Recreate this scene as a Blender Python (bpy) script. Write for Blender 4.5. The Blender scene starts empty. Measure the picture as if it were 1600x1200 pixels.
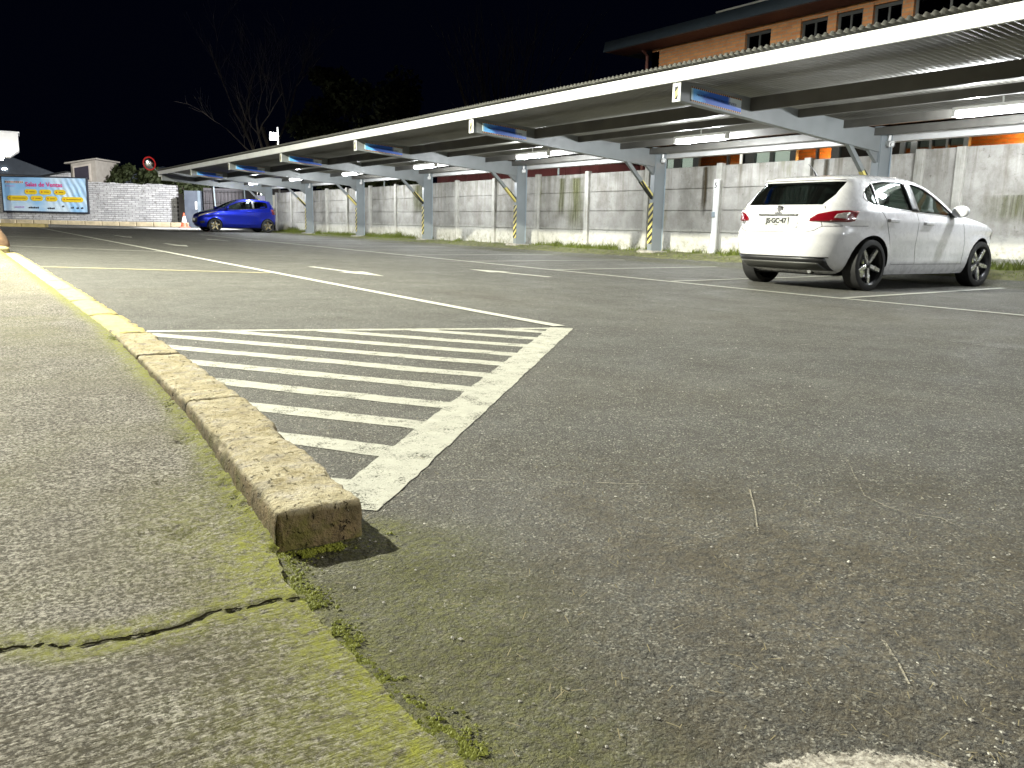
import bpy, bmesh, math, random
import numpy as np
from mathutils import Vector, Matrix
R = math.radians
rnd = random.Random(7)
SC = bpy.context.scene
COL = SC.collection

# ------------------------------------------------------------------ camera
H = 0.6828
yaw, pit, rol = .598, .1862, .0226
_fw = Vector((math.sin(yaw)*math.cos(pit), math.cos(yaw)*math.cos(pit), -math.sin(pit)))
_r = Vector((math.cos(yaw), -math.sin(yaw), 0)); _u = _r.cross(_fw)
_R = _r*math.cos(rol)+_u*math.sin(rol); _U = -_r*math.sin(rol)+_u*math.cos(rol)
cam = bpy.data.objects.new('camera', bpy.data.cameras.new('camera')); COL.objects.link(cam)
cam.matrix_world = Matrix(((_R.x, _U.x, -_fw.x, 0), (_R.y, _U.y, -_fw.y, 0), (_R.z, _U.z, -_fw.z, H), (0, 0, 0, 1)))
cam.data.sensor_width = 36; cam.data.lens = 1300/1600*36
cam.data.clip_start = .05; cam.data.clip_end = 2000
SC.camera = cam

# ------------------------------------------------------------------ night sky, exposure
W = bpy.data.worlds.new('World'); SC.world = W; W.use_nodes = True
bg = W.node_tree.nodes['Background']
bg.inputs[0].default_value = (.10, .17, .62, 1); bg.inputs[1].default_value = .0008
SC.view_settings.view_transform = 'Standard'; SC.view_settings.look = 'None'
SC.view_settings.gamma = 1; SC.view_settings.exposure = 2.5
SC.cycles.max_bounces = 8; SC.cycles.diffuse_bounces = 4; SC.cycles.transparent_max_bounces = 12
SC.cycles.sample_clamp_indirect = 6

# ------------------------------------------------------------------ mesh helpers
def link(name, me, mat=None, parent=None, smooth=False, **kw):
    if smooth is True: me.shade_smooth()
    elif smooth: me.shade_smooth(); me.set_sharp_from_angle(angle=R(smooth))
    if mat is not None:
        for m in (mat if isinstance(mat, (list, tuple)) else [mat]): me.materials.append(m)
    o = bpy.data.objects.new(name, me); COL.objects.link(o)
    if parent is not None: o.parent = parent
    for k, v in kw.items(): o[k] = v
    return o
def tag(o, label, cat=None, group=None, kind=None):
    o['label'] = label
    if cat: o['category'] = cat
    if group: o['group'] = group
    if kind: o['kind'] = kind
    return o
def empty(name, loc=(0, 0, 0), rz=0):
    o = bpy.data.objects.new(name, None); COL.objects.link(o)
    o.location = loc; o.rotation_euler = (0, 0, rz); o.empty_display_size = .2
    return o
class MB:
    def __init__(s): s.v = []; s.f = []
    def add(s, vs, fs):
        b = len(s.v); s.v += [tuple(p) for p in vs]; s.f += [tuple(b+i for i in f) for f in fs]; return s
    def box(s, x0, x1, y0, y1, z0, z1):
        return s.add([(x0,y0,z0),(x1,y0,z0),(x1,y1,z0),(x0,y1,z0),(x0,y0,z1),(x1,y0,z1),(x1,y1,z1),(x0,y1,z1)],
                     [(0,3,2,1),(4,5,6,7),(0,1,5,4),(1,2,6,5),(2,3,7,6),(3,0,4,7)])
    def hexa(s, p): return s.add(p, [(0,3,2,1),(4,5,6,7),(0,1,5,4),(1,2,6,5),(2,3,7,6),(3,0,4,7)])
    def tube(s, pts, rad, n=8, caps=True):
        pts = [Vector(p) for p in pts]; rads = rad if isinstance(rad, (list, tuple)) else [rad]*len(pts)
        vs = []; fs = []
        for i, p in enumerate(pts):
            d = (pts[min(i+1, len(pts)-1)]-pts[max(i-1, 0)]).normalized()
            a = d.orthogonal().normalized() if i == 0 else (a-d*a.dot(d)).normalized()
            b = d.cross(a)
            vs += [p+(a*math.cos(2*math.pi*k/n)+b*math.sin(2*math.pi*k/n))*rads[i] for k in range(n)]
        for i in range(len(pts)-1):
            for k in range(n): fs.append((i*n+k, i*n+(k+1) % n, (i+1)*n+(k+1) % n, (i+1)*n+k))
        if caps: fs += [tuple(range(n))[::-1], tuple(range((len(pts)-1)*n, len(pts)*n))]
        return s.add(vs, fs)
    def lathe(s, prof, n=24, M=None, close=False):   # prof (r, axis) about local Z
        vs = []; fs = []
        for r_, z in prof:
            for k in range(n):
                t = 2*math.pi*k/n; p = Vector((r_*math.cos(t), r_*math.sin(t), z)); vs.append(M@p if M else p)
        m = len(prof)
        for i in range(m if close else m-1):
            j = (i+1) % m
            for k in range(n): fs.append((i*n+k, i*n+(k+1) % n, j*n+(k+1) % n, j*n+k))
        return s.add(vs, fs)
    def prism(s, poly, axis, a, b):      # poly 2D in the other two axes
        def P(q, t):
            return {'x': (t, q[0], q[1]), 'y': (q[0], t, q[1]), 'z': (q[0], q[1], t)}[axis]
        n = len(poly)
        return s.add([P(q, a) for q in poly]+[P(q, b) for q in poly],
                     [tuple(range(n))[::-1], tuple(range(n, 2*n))]+[(i, (i+1) % n, n+(i+1) % n, n+i) for i in range(n)])
    def mesh(s, name='mesh', fix=True):
        me = bpy.data.meshes.new(name); me.from_pydata(s.v, [], s.f)
        if fix:
            bm = bmesh.new(); bm.from_mesh(me); bmesh.ops.recalc_face_normals(bm, faces=bm.faces); bm.to_mesh(me); bm.free()
        me.update(); return me
    def build(s, name, mat=None, parent=None, smooth=False, bevel=0, seg=2, **kw):
        me = s.mesh(name)
        if bevel:
            bm = bmesh.new(); bm.from_mesh(me)
            bmesh.ops.bevel(bm, geom=bm.edges[:], offset=bevel, segments=seg, profile=.6, affect='EDGES')
            bm.to_mesh(me); bm.free()
        return link(name, me, mat, parent, smooth, **kw)
def text_mesh(txt, size, M, off=0.0, extrude=.0008):
    cu = bpy.data.curves.new('t', 'FONT'); cu.body = txt; cu.size = size; cu.align_x = 'CENTER'; cu.align_y = 'CENTER'
    cu.extrude = extrude; cu.offset = off; cu.resolution_u = 3
    o = bpy.data.objects.new('t', cu); COL.objects.link(o)
    dg = bpy.context.evaluated_depsgraph_get()
    me = bpy.data.meshes.new_from_object(o.evaluated_get(dg))
    bpy.data.objects.remove(o); me.transform(M); return me
def frame(o, x, y):      # matrix with local x,y axes at origin
    x = Vector(x).normalized(); z = x.cross(Vector(y)).normalized(); y = z.cross(x)
    return Matrix(((x.x, y.x, z.x, o[0]), (x.y, y.y, z.y, o[1]), (x.z, y.z, z.z, o[2]), (0, 0, 0, 1)))

# value noise (numpy)
def vnoise(x, y, seed=0):
    xi = np.floor(x).astype(np.int64); yi = np.floor(y).astype(np.int64); fx = x-xi; fy = y-yi
    fx = fx*fx*(3-2*fx); fy = fy*fy*(3-2*fy)
    def h(a, b):
        n = (a*374761393+b*668265263+seed*974634777) & 0xffffffff
        n = ((n ^ (n >> 13))*1274126177) & 0xffffffff
        return ((n ^ (n >> 16)) & 0xffff)/65535.
    return (h(xi, yi)*(1-fx)+h(xi+1, yi)*fx)*(1-fy)+(h(xi, yi+1)*(1-fx)+h(xi+1, yi+1)*fx)*fy
def fbm(x, y, seed=0, o=4):
    s = 0; a = .5
    for i in range(o): s = s+a*(vnoise(x, y, seed+i)-.5)*2; x = x*2.03; y = y*2.03; a *= .5
    return s
def polydist(x, y, pts):
    d = np.full(np.shape(x), 1e9)
    for (ax, ay), (bx, by) in zip(pts[:-1], pts[1:]):
        dx, dy = bx-ax, by-ay
        t = np.clip(((x-ax)*dx+(y-ay)*dy)/(dx*dx+dy*dy), 0, 1)
        d = np.minimum(d, np.hypot(x-ax-t*dx, y-ay-t*dy))
    return d

# ------------------------------------------------------------------ materials
class N:
    def __init__(s, name):
        s.m = bpy.data.materials.new(name); s.m.use_nodes = True; s.t = s.m.node_tree
        s.p = s.t.nodes['Principled BSDF']; s.out = s.t.nodes['Material Output']; s._c = None
    def n(s, typ, **kw):
        nd = s.t.nodes.new(typ)
        for k, v in kw.items(): setattr(nd, k, v)
        return nd
    def l(s, a, b): s.t.links.new(a, b)
    def set(s, inp, v):
        if hasattr(v, 'is_linked') or isinstance(v, bpy.types.NodeSocket): s.l(v, inp)
        else: inp.default_value = (*v, 1) if isinstance(v, (tuple, list)) and len(v) == 3 and inp.type == 'RGBA' else v
    def pos(s):
        if s._c is None: s._c = s.n('ShaderNodeNewGeometry').outputs['Position']
        return s._c
    def obj(s): return s.n('ShaderNodeTexCoord').outputs['Object']
    def mapping(s, v, scale=(1, 1, 1), rot=(0, 0, 0), loc=(0, 0, 0)):
        m = s.n('ShaderNodeMapping'); s.l(v, m.inputs[0])
        m.inputs['Scale'].default_value = scale; m.inputs['Rotation'].default_value = rot; m.inputs['Location'].default_value = loc
        return m.outputs[0]
    def noise(s, scale, detail=4, rough=.55, v=None, dist=0):
        nd = s.n('ShaderNodeTexNoise'); s.l(v if v is not None else s.pos(), nd.inputs['Vector'])
        nd.inputs['Scale'].default_value = scale; nd.inputs['Detail'].default_value = detail
        nd.inputs['Roughness'].default_value = rough; nd.inputs['Distortion'].default_value = dist
        return nd.outputs['Fac']
    def vor(s, scale, v=None, feature='F1', out='Distance'):
        nd = s.n('ShaderNodeTexVoronoi', feature=feature); s.l(v if v is not None else s.pos(), nd.inputs['Vector'])
        nd.inputs['Scale'].default_value = scale; return nd.outputs[out]
    def ramp(s, f, a, b, lo=0., hi=1.):
        nd = s.n('ShaderNodeMapRange'); s.set(nd.inputs[0], f)
        nd.inputs[1].default_value = a; nd.inputs[2].default_value = b; nd.inputs[3].default_value = lo; nd.inputs[4].default_value = hi
        return nd.outputs[0]
    def math(s, op, a, b=0.):
        nd = s.n('ShaderNodeMath', operation=op); s.set(nd.inputs[0], a); s.set(nd.inputs[1], b); return nd.outputs[0]
    def mix(s, f, a, b, blend='MIX'):
        nd = s.n('ShaderNodeMix', data_type='RGBA', blend_type=blend)
        s.set(nd.inputs[0], f); s.set(nd.inputs[6], a); s.set(nd.inputs[7], b); return nd.outputs[2]
    def attr(s, name): return s.n('ShaderNodeAttribute', attribute_name=name).outputs['Fac']
    def sep(s, v):
        nd = s.n('ShaderNodeSeparateXYZ'); s.l(v, nd.inputs[0]); return nd.outputs
    def bump(s, h, strength=.5, dist=.01):
        nd = s.n('ShaderNodeBump'); s.set(nd.inputs['Height'], h); nd.inputs['Strength'].default_value = strength
        nd.inputs['Distance'].default_value = dist; s.l(nd.outputs[0], s.p.inputs['Normal']); return s
    def base(s, c, rough=.6, metal=0., spec=None):
        s.set(s.p.inputs['Base Color'], c); s.set(s.p.inputs['Roughness'], rough); s.set(s.p.inputs['Metallic'], metal)
        if spec is not None: s.p.inputs['Specular IOR Level'].default_value = spec
        return s
def plain(name, c, rough=.5, metal=0., var=.12, scale=3, bump=0, bscale=60, spec=None, coat=0):
    k = N(name); f = k.ramp(k.noise(scale, 5), .3, .7, 1-var, 1+var)
    k.base(k.mix(1, c, k.n('ShaderNodeCombineColor').outputs[0] if False else c), rough, metal, spec)
    nd = k.n('ShaderNodeVectorMath', operation='SCALE'); nd.inputs[0].default_value = c; k.l(f, nd.inputs['Scale'])
    k.l(nd.outputs[0], k.p.inputs['Base Color'])
    r2 = k.ramp(k.noise(scale*4, 4), .3, .7, max(.02, rough-.08), min(1, rough+.08)); k.l(r2, k.p.inputs['Roughness'])
    if coat: k.p.inputs['Coat Weight'].default_value = coat; k.p.inputs['Coat Roughness'].default_value = .04
    if bump: k.bump(k.noise(bscale, 4), bump, .01)
    return k.m
def emit(name, c, strength):
    k = N(name); k.base((.8, .8, .8), .5); k.p.inputs['Emission Color'].default_value = (*c, 1); k.p.inputs['Emission Strength'].default_value = strength
    return k.m

M = {}
# asphalt
k = N('asphalt')
big = k.noise(.35, 5); mid = k.noise(7, 5, .6); fine = k.noise(170, 3, .7); grit = k.vor(230, out='Color')
gr = k.n('ShaderNodeSeparateColor'); k.l(grit, gr.inputs[0])
c = k.mix(k.ramp(big, .35, .65), (.125, .126, .112), (.185, .184, .160))
c = k.mix(k.ramp(k.noise(1.1, 6, .65, k.mapping(k.pos(), (1, .35, 1))), .50, .68, 0, .5), c, (.062, .060, .054))
c = k.mix(k.ramp(mid, .35, .7, 0, .55), c, (.075, .070, .061))
c = k.mix(k.ramp(fine, .40, .58, 0, .92), c, (.022, .021, .018))
c = k.mix(k.ramp(k.noise(75, 4, .75), .52, .62, 0, .7), c, (.030, .028, .023))
c = k.mix(k.math('MULTIPLY', k.ramp(gr.outputs[0], .80, .97), k.ramp(k.noise(25, 3), .35, .6)), c, (.36, .35, .30))
dr = k.math('MULTIPLY', k.attr('dry'), k.ramp(k.noise(38, 6, .75), .42, .62))
c = k.mix(k.math('MULTIPLY', k.attr('dry'), k.ramp(k.noise(4.5, 6, .7), .42, .6, 0, .75)), c, (.038, .032, .020))
c = k.mix(k.math('MULTIPLY', dr, .7), c, (.135, .112, .068))
ms = k.math('MULTIPLY', k.attr('moss'), k.ramp(k.noise(55, 6, .7), .32, .60))
c = k.mix(k.math('MULTIPLY', k.attr('moss'), k.ramp(k.noise(9, 5, .7), .40, .58, 0, .8)), c, (.022, .021, .010))
c = k.mix(ms, c, k.mix(k.noise(90, 3, .7), (.024, .028, .007), (.165, .165, .026)))
k.base(c, k.ramp(k.noise(2.2, 4), .3, .7, .62, .85), spec=.35)
k.bump(k.math('ADD', k.math('MULTIPLY', fine, .7), k.math('MULTIPLY', k.noise(60, 4, .65), 1.2)), 1., .018)
M['asphalt'] = k.m
# pavement concrete
k = N('pavement_concrete')
mid = k.noise(5, 6, .6); fine = k.noise(120, 4, .75); br = k.mapping(k.pos(), (14, 150, 60), (0, 0, R(-7)))
broom = k.noise(1.0, 4, .7, br)
c = k.mix(k.ramp(mid, .3, .7), (.235, .215, .175), (.40, .38, .33))
c = k.mix(k.ramp(fine, .43, .56, 0, .93), c, (.036, .031, .023))
c = k.mix(k.ramp(k.noise(62, 5, .78), .50, .60, 0, .85), c, (.045, .039, .028))
c = k.mix(k.ramp(k.noise(80, 4, .8, k.mapping(k.pos(), loc=(5, 2, 1))), .58, .66, 0, .6), c, (.52, .50, .45))
c = k.mix(k.math('MULTIPLY', k.attr('broom'), k.ramp(broom, .46, .64, 0, .75)), c, (.06, .05, .032))
c = k.mix(k.ramp(k.noise(1.6, 4), .5, .72, 0, .5), c, (.11, .10, .062))
ms = k.math('MULTIPLY', k.attr('moss'), k.ramp(k.noise(42, 6, .72), .34, .60))
c = k.mix(ms, c, k.mix(k.noise(120, 3), (.085, .095, .012), (.33, .34, .045)))
c = k.mix(k.attr('dirt'), c, (.02, .018, .012))
k.base(c, .88, spec=.25)
k.bump(k.math('ADD', k.math('MULTIPLY', fine, .8), k.math('ADD', k.math('MULTIPLY', k.math('MULTIPLY', broom, k.attr('broom')), 1.1), k.noise(40, 4, .7))), 1., .016)
M['pavement'] = k.m
# kerb
k = N('kerb_stone')
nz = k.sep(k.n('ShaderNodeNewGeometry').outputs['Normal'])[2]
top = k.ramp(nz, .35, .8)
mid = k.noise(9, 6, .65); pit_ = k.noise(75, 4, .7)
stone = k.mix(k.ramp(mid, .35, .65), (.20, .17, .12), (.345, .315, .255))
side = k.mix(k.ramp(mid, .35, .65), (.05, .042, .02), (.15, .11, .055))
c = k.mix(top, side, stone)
c = k.mix(k.ramp(pit_, .57, .66, 0, .85), c, (.08, .062, .04))
c = k.mix(k.ramp(k.noise(28, 5, .7), .54, .64, 0, .75), c, (.12, .092, .055))
c = k.mix(k.ramp(k.noise(46, 3, .55, k.mapping(k.pos(), (1.3, .7, 1))), .63, .67, 0, .95), c, (.055, .040, .022))
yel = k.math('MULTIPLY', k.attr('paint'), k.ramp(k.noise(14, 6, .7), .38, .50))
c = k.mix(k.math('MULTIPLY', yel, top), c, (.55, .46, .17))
mo = k.math('MULTIPLY', k.ramp(k.noise(13, 5, .7), .46, .62), k.ramp(nz, -.2, .9, .95, .16))
c = k.mix(mo, c, k.mix(k.noise(50, 4), (.03, .030, .008), (.12, .115, .02)))
k.base(c, .85, spec=.25).bump(k.math('ADD', k.math('MULTIPLY', k.ramp(k.noise(46, 3, .55, k.mapping(k.pos(), (1.3, .7, 1))), .62, .68), -1.5), k.math('ADD', pit_, k.noise(22, 5))), .9, .014)
M['kerb'] = k.m
# worn white paint
def paint(name, col, wear):
    k = N(name)
    w = k.math('ADD', k.math('MULTIPLY', k.noise(130, 5, .8), .65), k.math('MULTIPLY', k.noise(9, 5, .7), .40))
    c = k.mix(k.ramp(k.noise(20, 5), .3, .7), tuple(v*.8 for v in col), col)
    k.l(k.ramp(w, wear+.02, wear+.07, 1, 0), k.p.inputs['Alpha'])
    k.base(c, .7, spec=.3).bump(k.noise(150, 3, .7), .6, .006); return k.m
M['paint'] = paint('white_road_paint', (.37, .37, .315), .545)
M['paint_far'] = paint('white_lane_paint', (.42, .42, .365), .60)
M['paint_yellow'] = paint('yellowish_bay_paint', (.38, .35, .21), .60)
M['scratch'] = paint('faint_scratch', (.30, .28, .22), .50)
M['seam'] = plain('tar_seam', (.035, .034, .03), .9)
M['steel_white'] = plain('white_painted_steel', (.74, .76, .76), .45, var=.06)
M['beam'] = plain('grey_painted_steel', (.175, .188, .188), .45, var=.10, bump=.05)
M['column'] = plain('blue_grey_painted_steel', (.20, .222, .230), .42, var=.10, scale=2)
M['purlin'] = plain('galvanised_purlin', (.10, .096, .085), .5, .2, var=.2)
M['roof'] = plain('zinc_alum_roof_sheet', (.20, .195, .175), .42, .35, var=.12, scale=1.2)
M['gutter'] = plain('white_gutter', (.55, .55, .54), .45, var=.1)
M['footing'] = plain('rough_footing_concrete', (.33, .31, .27), .9, var=.35, scale=14, bump=.8, bscale=25)
M['black'] = plain('black_plastic', (.015, .015, .016), .45)
M['dark'] = plain('dark_underbody', (.008, .008, .009), .8)
M['white_plastic'] = plain('white_plastic', (.72, .72, .70), .4, var=.05)
M['chrome'] = plain('chrome', (.75, .76, .77), .12, 1., var=.03)
M['cable'] = plain('grey_conduit', (.25, .30, .33), .5)
# wall concrete with stains
k = N('wall_concrete')
st = k.noise(1., 5, .65, k.mapping(k.pos(), (5, 5, .35)))
mid = k.noise(2.4, 6, .65); fine = k.noise(45, 5, .7)
c = k.mix(k.ramp(mid, .32, .68), (.27, .26, .235), (.46, .445, .415))
z = k.sep(k.pos())[2]
c = k.mix(k.math('MULTIPLY', k.ramp(st, .48, .68), k.ramp(z, 1.1, 2.1, .15, .8)), c, (.13, .115, .080))
low_pale = k.math('MULTIPLY', k.ramp(k.math('ADD', z, k.math('MULTIPLY', k.noise(3.5, 5, .7), .25)), .86, .80), k.ramp(k.noise(5, 6, .7), .34, .46))  # paler towards the foot of the wall, broken up by noise
c = k.mix(k.math('MULTIPLY', low_pale, .7), c, (.55, .54, .49))
c = k.mix(k.ramp(k.noise(1.7, 7, .75, k.mapping(k.pos(), (1, 1, .8), loc=(7, 2, 4))), .52, .66, 0, .5), c, (.18, .165, .13))
c = k.mix(k.ramp(k.noise(9, 6, .8), .60, .68, 0, .7), c, (.12, .11, .085))
c = k.mix(k.ramp(fine, .60, .72, 0, .6), c, (.14, .13, .10))
gm = k.math('MULTIPLY', k.ramp(k.noise(1., 5, .7, k.mapping(k.pos(), (1.1, 1.1, .35), loc=(3, 1.5, 0))), .60, .72), k.ramp(st, .36, .6))
c = k.mix(k.math('MULTIPLY', gm, .8), c, (.15, .155, .045))
lowm = k.math('MULTIPLY', k.ramp(z, .62, .2), k.ramp(k.noise(6, 6, .75), .45, .62))
c = k.mix(k.math('MULTIPLY', lowm, .8), c, (.10, .105, .035))
k.base(c, .88, spec=.2).bump(k.math('ADD', k.noise(14, 5, .65), fine), .55, .012)
M['wall'] = k.m
k = N('wall_post_concrete')
c = k.mix(k.ramp(k.noise(6, 6, .65), .3, .7), (.36, .35, .31), (.52, .51, .47))
c = k.mix(k.ramp(k.noise(1., 5, .7, k.mapping(k.pos(), (8, 8, .6))), .55, .7, 0, .7), c, (.15, .14, .10))
k.base(c, .85, spec=.2).bump(k.noise(30, 5), .4, .01); M['wallpost'] = k.m
# bricks
def brickmat(name, c1, c2, mortar, sc, rot, w=.5, h=.25, msize=.02, bump=.6, patch=None):
    k = N(name); q_ = k.sep(k.obj()); cb0 = k.n('ShaderNodeCombineXYZ'); k.l(q_[rot], cb0.inputs[0]); k.l(q_[2], cb0.inputs[1]); v = cb0.outputs[0]
    b = k.n('ShaderNodeTexBrick'); k.l(v, b.inputs['Vector'])
    b.inputs['Color1'].default_value = (*c1, 1); b.inputs['Color2'].default_value = (*c2, 1); b.inputs['Mortar'].default_value = (*mortar, 1)
    b.inputs['Scale'].default_value = sc; b.inputs['Mortar Size'].default_value = msize; b.inputs['Brick Width'].default_value = w; b.inputs['Row Height'].default_value = h
    b.inputs['Bias'].default_value = -.1
    c = b.outputs['Color']
    c = k.mix(k.ramp(k.noise(2.5, 6, .7), .45, .7, 0, .55), c, tuple(x*.55 for x in c1))
    if patch: c = k.mix(k.ramp(k.noise(4.5, 6, .8), .56, .64, 0, .9), c, patch)
    k.base(c, .85, spec=.2).bump(k.math('ADD', k.math('MULTIPLY', b.outputs['Fac'], -1.), k.math('MULTIPLY', k.noise(30, 4), .4)), bump, .02)
    return k.m
M['brick_white'] = brickmat('white_painted_brick', (.62, .62, .63), (.42, .42, .44), (.16, .15, .15), 1., 0, .42, .12, .012, .9, (.13, .12, .11))
M['brick_red'] = brickmat('orange_brick', (.33, .15, .06), (.25, .10, .045), (.19, .145, .10), 1., 1, .30, .085, .012)
k = N('hazard_tape')
xyz = k.sep(k.pos()); s_ = k.math('ADD', k.math('ADD', xyz[0], xyz[1]), xyz[2])
fr = k.math('FRACT', k.math('MULTIPLY', s_, 6.2))
k.base(k.mix(k.math('GREATER_THAN', fr, .5), (.012, .012, .012), (.56, .48, .14)), .55); M['hazard'] = k.m
# sign print
k = N('sign_print')
uv = k.n('ShaderNodeTexCoord').outputs['UV']; q = k.sep(uv); u_, v_ = q[0], q[1]
wav = k.noise(2.2, 3, .5, k.mapping(uv, (1.6, .7, 1)))
c = k.mix(k.ramp(k.math('ADD', u_, k.math('MULTIPLY', wav, .7)), .45, .62), (.12, .42, .85), (.015, .10, .50))
c = k.mix(k.math('MULTIPLY', k.ramp(u_, .72, .78), k.ramp(k.math('ADD', v_, k.math('MULTIPLY', wav, .6)), .62, .8)), c, (.55, .62, .66))
c = k.mix(k.ramp(u_, .05, .0), c, (.5, .62, .62))
tx = k.math('MULTIPLY', k.math('GREATER_THAN', k.noise(1., 2, .9, k.mapping(uv, (60, 7, 1))), .47), k.math('LESS_THAN', k.math('ABSOLUTE', k.math('SUBTRACT', v_, .52)), .075))
tx = k.math('MULTIPLY', tx, k.math('LESS_THAN', k.math('ABSOLUTE', k.math('SUBTRACT', u_, .5)), .40))
c = k.mix(k.math('MULTIPLY', tx, .85), c, (.005, .02, .12))
hz = k.math('GREATER_THAN', k.math('FRACT', k.math('ADD', k.math('MULTIPLY', u_, 26), k.math('MULTIPLY', v_, 2))), .5)
hz = k.mix(hz, (.015, .012, .012), (.55, .30, .14))
c = k.mix(k.math('GREATER_THAN', k.math('ABSOLUTE', k.math('SUBTRACT', v_, .5)), .405), c, hz)
k.base(c, .4); M['sign'] = k.m
k = N('billboard_vinyl')
p_ = k.obj()
c = k.mix(k.ramp(k.noise(.55, 3, .5, p_), .42, .62), (.30, .55, .85), (.62, .76, .88))
k.base(c, .30); M['vinyl'] = k.m
for n_, c_ in dict(pink=(.75, .03, .25), yellow=(.80, .58, .03), red=(.65, .03, .03), ink=(.03, .03, .05), brown=(.28, .12, .02), lilac=(.5, .4, .7)).items():
    M['ink_'+n_] = plain('print_'+n_, c_, .4, var=.04)
# vegetation
def leafmat(name, a, b):
    k = N(name); k.base(k.mix(k.noise(9, 3), a, b), .65); k.p.inputs['Specular IOR Level'].default_value = .2; return k.m
M['grass'] = leafmat('grass_blades', (.055, .085, .014), (.17, .19, .035))
M['leaf'] = leafmat('dark_foliage', (.018, .028, .010), (.045, .052, .02))
M['bark'] = plain('grey_bark', (.06, .050, .038), .9, var=.3, scale=8)
M['soil'] = plain('mossy_soil', (.085, .085, .035), .95, var=.5, scale=7, bump=.9, bscale=30)
M['moss'] = leafmat('moss', (.07, .09, .010), (.20, .21, .03))
M['dry'] = leafmat('dry_straw', (.15, .125, .07), (.27, .24, .15))
M['pebble'] = plain('pale_grit', (.36, .35, .31), .8, var=.5, scale=40)
# glass and car paints
def glass(name, tint, gl=.05):
    k = N(name); t = k.t; t.nodes.remove(k.p)
    tr = k.n('ShaderNodeBsdfTransparent'); tr.inputs[0].default_value = (*tint, 1)
    g = k.n('ShaderNodeBsdfGlossy'); g.inputs['Roughness'].default_value = .02; g.inputs[0].default_value = (.9, 1, .97, 1)
    lw = k.n('ShaderNodeLayerWeight'); lw.inputs[0].default_value = .5
    fr = k.ramp(k.math('POWER', lw.outputs['Facing'], 4.), 0, 1, .05, .95)
    mx = k.n('ShaderNodeMixShader'); k.l(fr, mx.inputs[0]); k.l(tr.outputs[0], mx.inputs[1]); k.l(g.outputs[0], mx.inputs[2])
    k.l(mx.outputs[0], k.out.inputs[0]); return k.m
M['glass'] = glass('tinted_car_glass', (.30, .38, .34)); M['glass_dark'] = glass('privacy_glass', (.05, .065, .06))
M['pane'] = glass('window_glass', (.75, .78, .76))
M['car_white'] = plain('white_car_paint', (.66, .66, .68), .28, var=.02, coat=1)
k = N('blue_car_paint'); k.base((.006, .028, .42), .30, .75); k.p.inputs['Coat Weight'].default_value = 1; k.p.inputs['Coat Roughness'].default_value = .05
nf = k.noise(900, 2); k.l(k.mix(k.ramp(nf, .4, .7), (.002, .010, .30), (.004, .028, .60)), k.p.inputs['Base Color']); M['car_blue'] = k.m
M['rubber'] = plain('tyre_rubber', (.014, .014, .014), .75, var=.2, scale=10)
M['rim_dark'] = plain('dark_rim', (.035, .035, .037), .35, .6)
M['rim'] = plain('machined_alloy', (.50, .50, .50), .28, .85, var=.05)
M['rim_bronze'] = plain('bronze_alloy', (.30, .24, .13), .35, .7, var=.05)
M['lamp_red'] = plain('red_lamp_lens', (.17, .004, .010), .15, var=.1, coat=1)
M['lamp_clear'] = plain('clear_lamp_lens', (.55, .50, .48), .15, .5, var=.3, scale=40, coat=1)
M['cabin'] = plain('cabin_trim', (.03, .03, .032), .8)
M['seat'] = plain('seat_fabric', (.06, .06, .065), .9)
M['tube'] = emit('lit_led_tube', (.95, .98, 1.), 2.2)
M['lamp_white'] = emit('lit_lamp', (1, .97, .9), 14)
M['lamp_orange'] = emit('lit_sodium_lamp', (1, .45, .10), 14)

# ------------------------------------------------------------------ ground height
def zY(Y): return .0052*np.clip(Y-6, 0, 54)
def gz(X, Y):
    X = np.asarray(X, float); Y = np.asarray(Y, float)
    a = zY(Y); b = .167+np.clip(Y-34, 0, 26)*.0045
    t = np.clip((X-12.2)/1.1, 0, 1); t = t*t*(3-2*t)
    t2 = np.clip((Y-30)/8, 0, 1)*np.clip((X-9)/1.5, 0, 1)
    return np.maximum(a+(np.maximum(b, a)-a)*np.maximum(t, t2), 0)
def g1(x, y): return float(gz(x, y))
KL = [(.44, .2), (.494, .822), (.489, .88), (.48, .937), (.485, 1.029), (.482, 1.116), (.483, 1.25), (.484, 1.377), (.482, 1.457), (.52, 1.62)]   # pavement edge
CRACK = [(-1.6, 1.62), (-.9, 1.50), (-.4, 1.53), (-.12, 1.455), (.02, 1.441), (.072, 1.432), (.105, 1.402), (.177, 1.387), (.274, 1.378), (.333, 1.404), (.384, 1.388), (.443, 1.393), (.482, 1.378)]
def kerb_l(Y): return np.interp(Y, [1.63, 2.8, 4.7, 8, 16], [.525, .625, .70, .735, .765])
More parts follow.
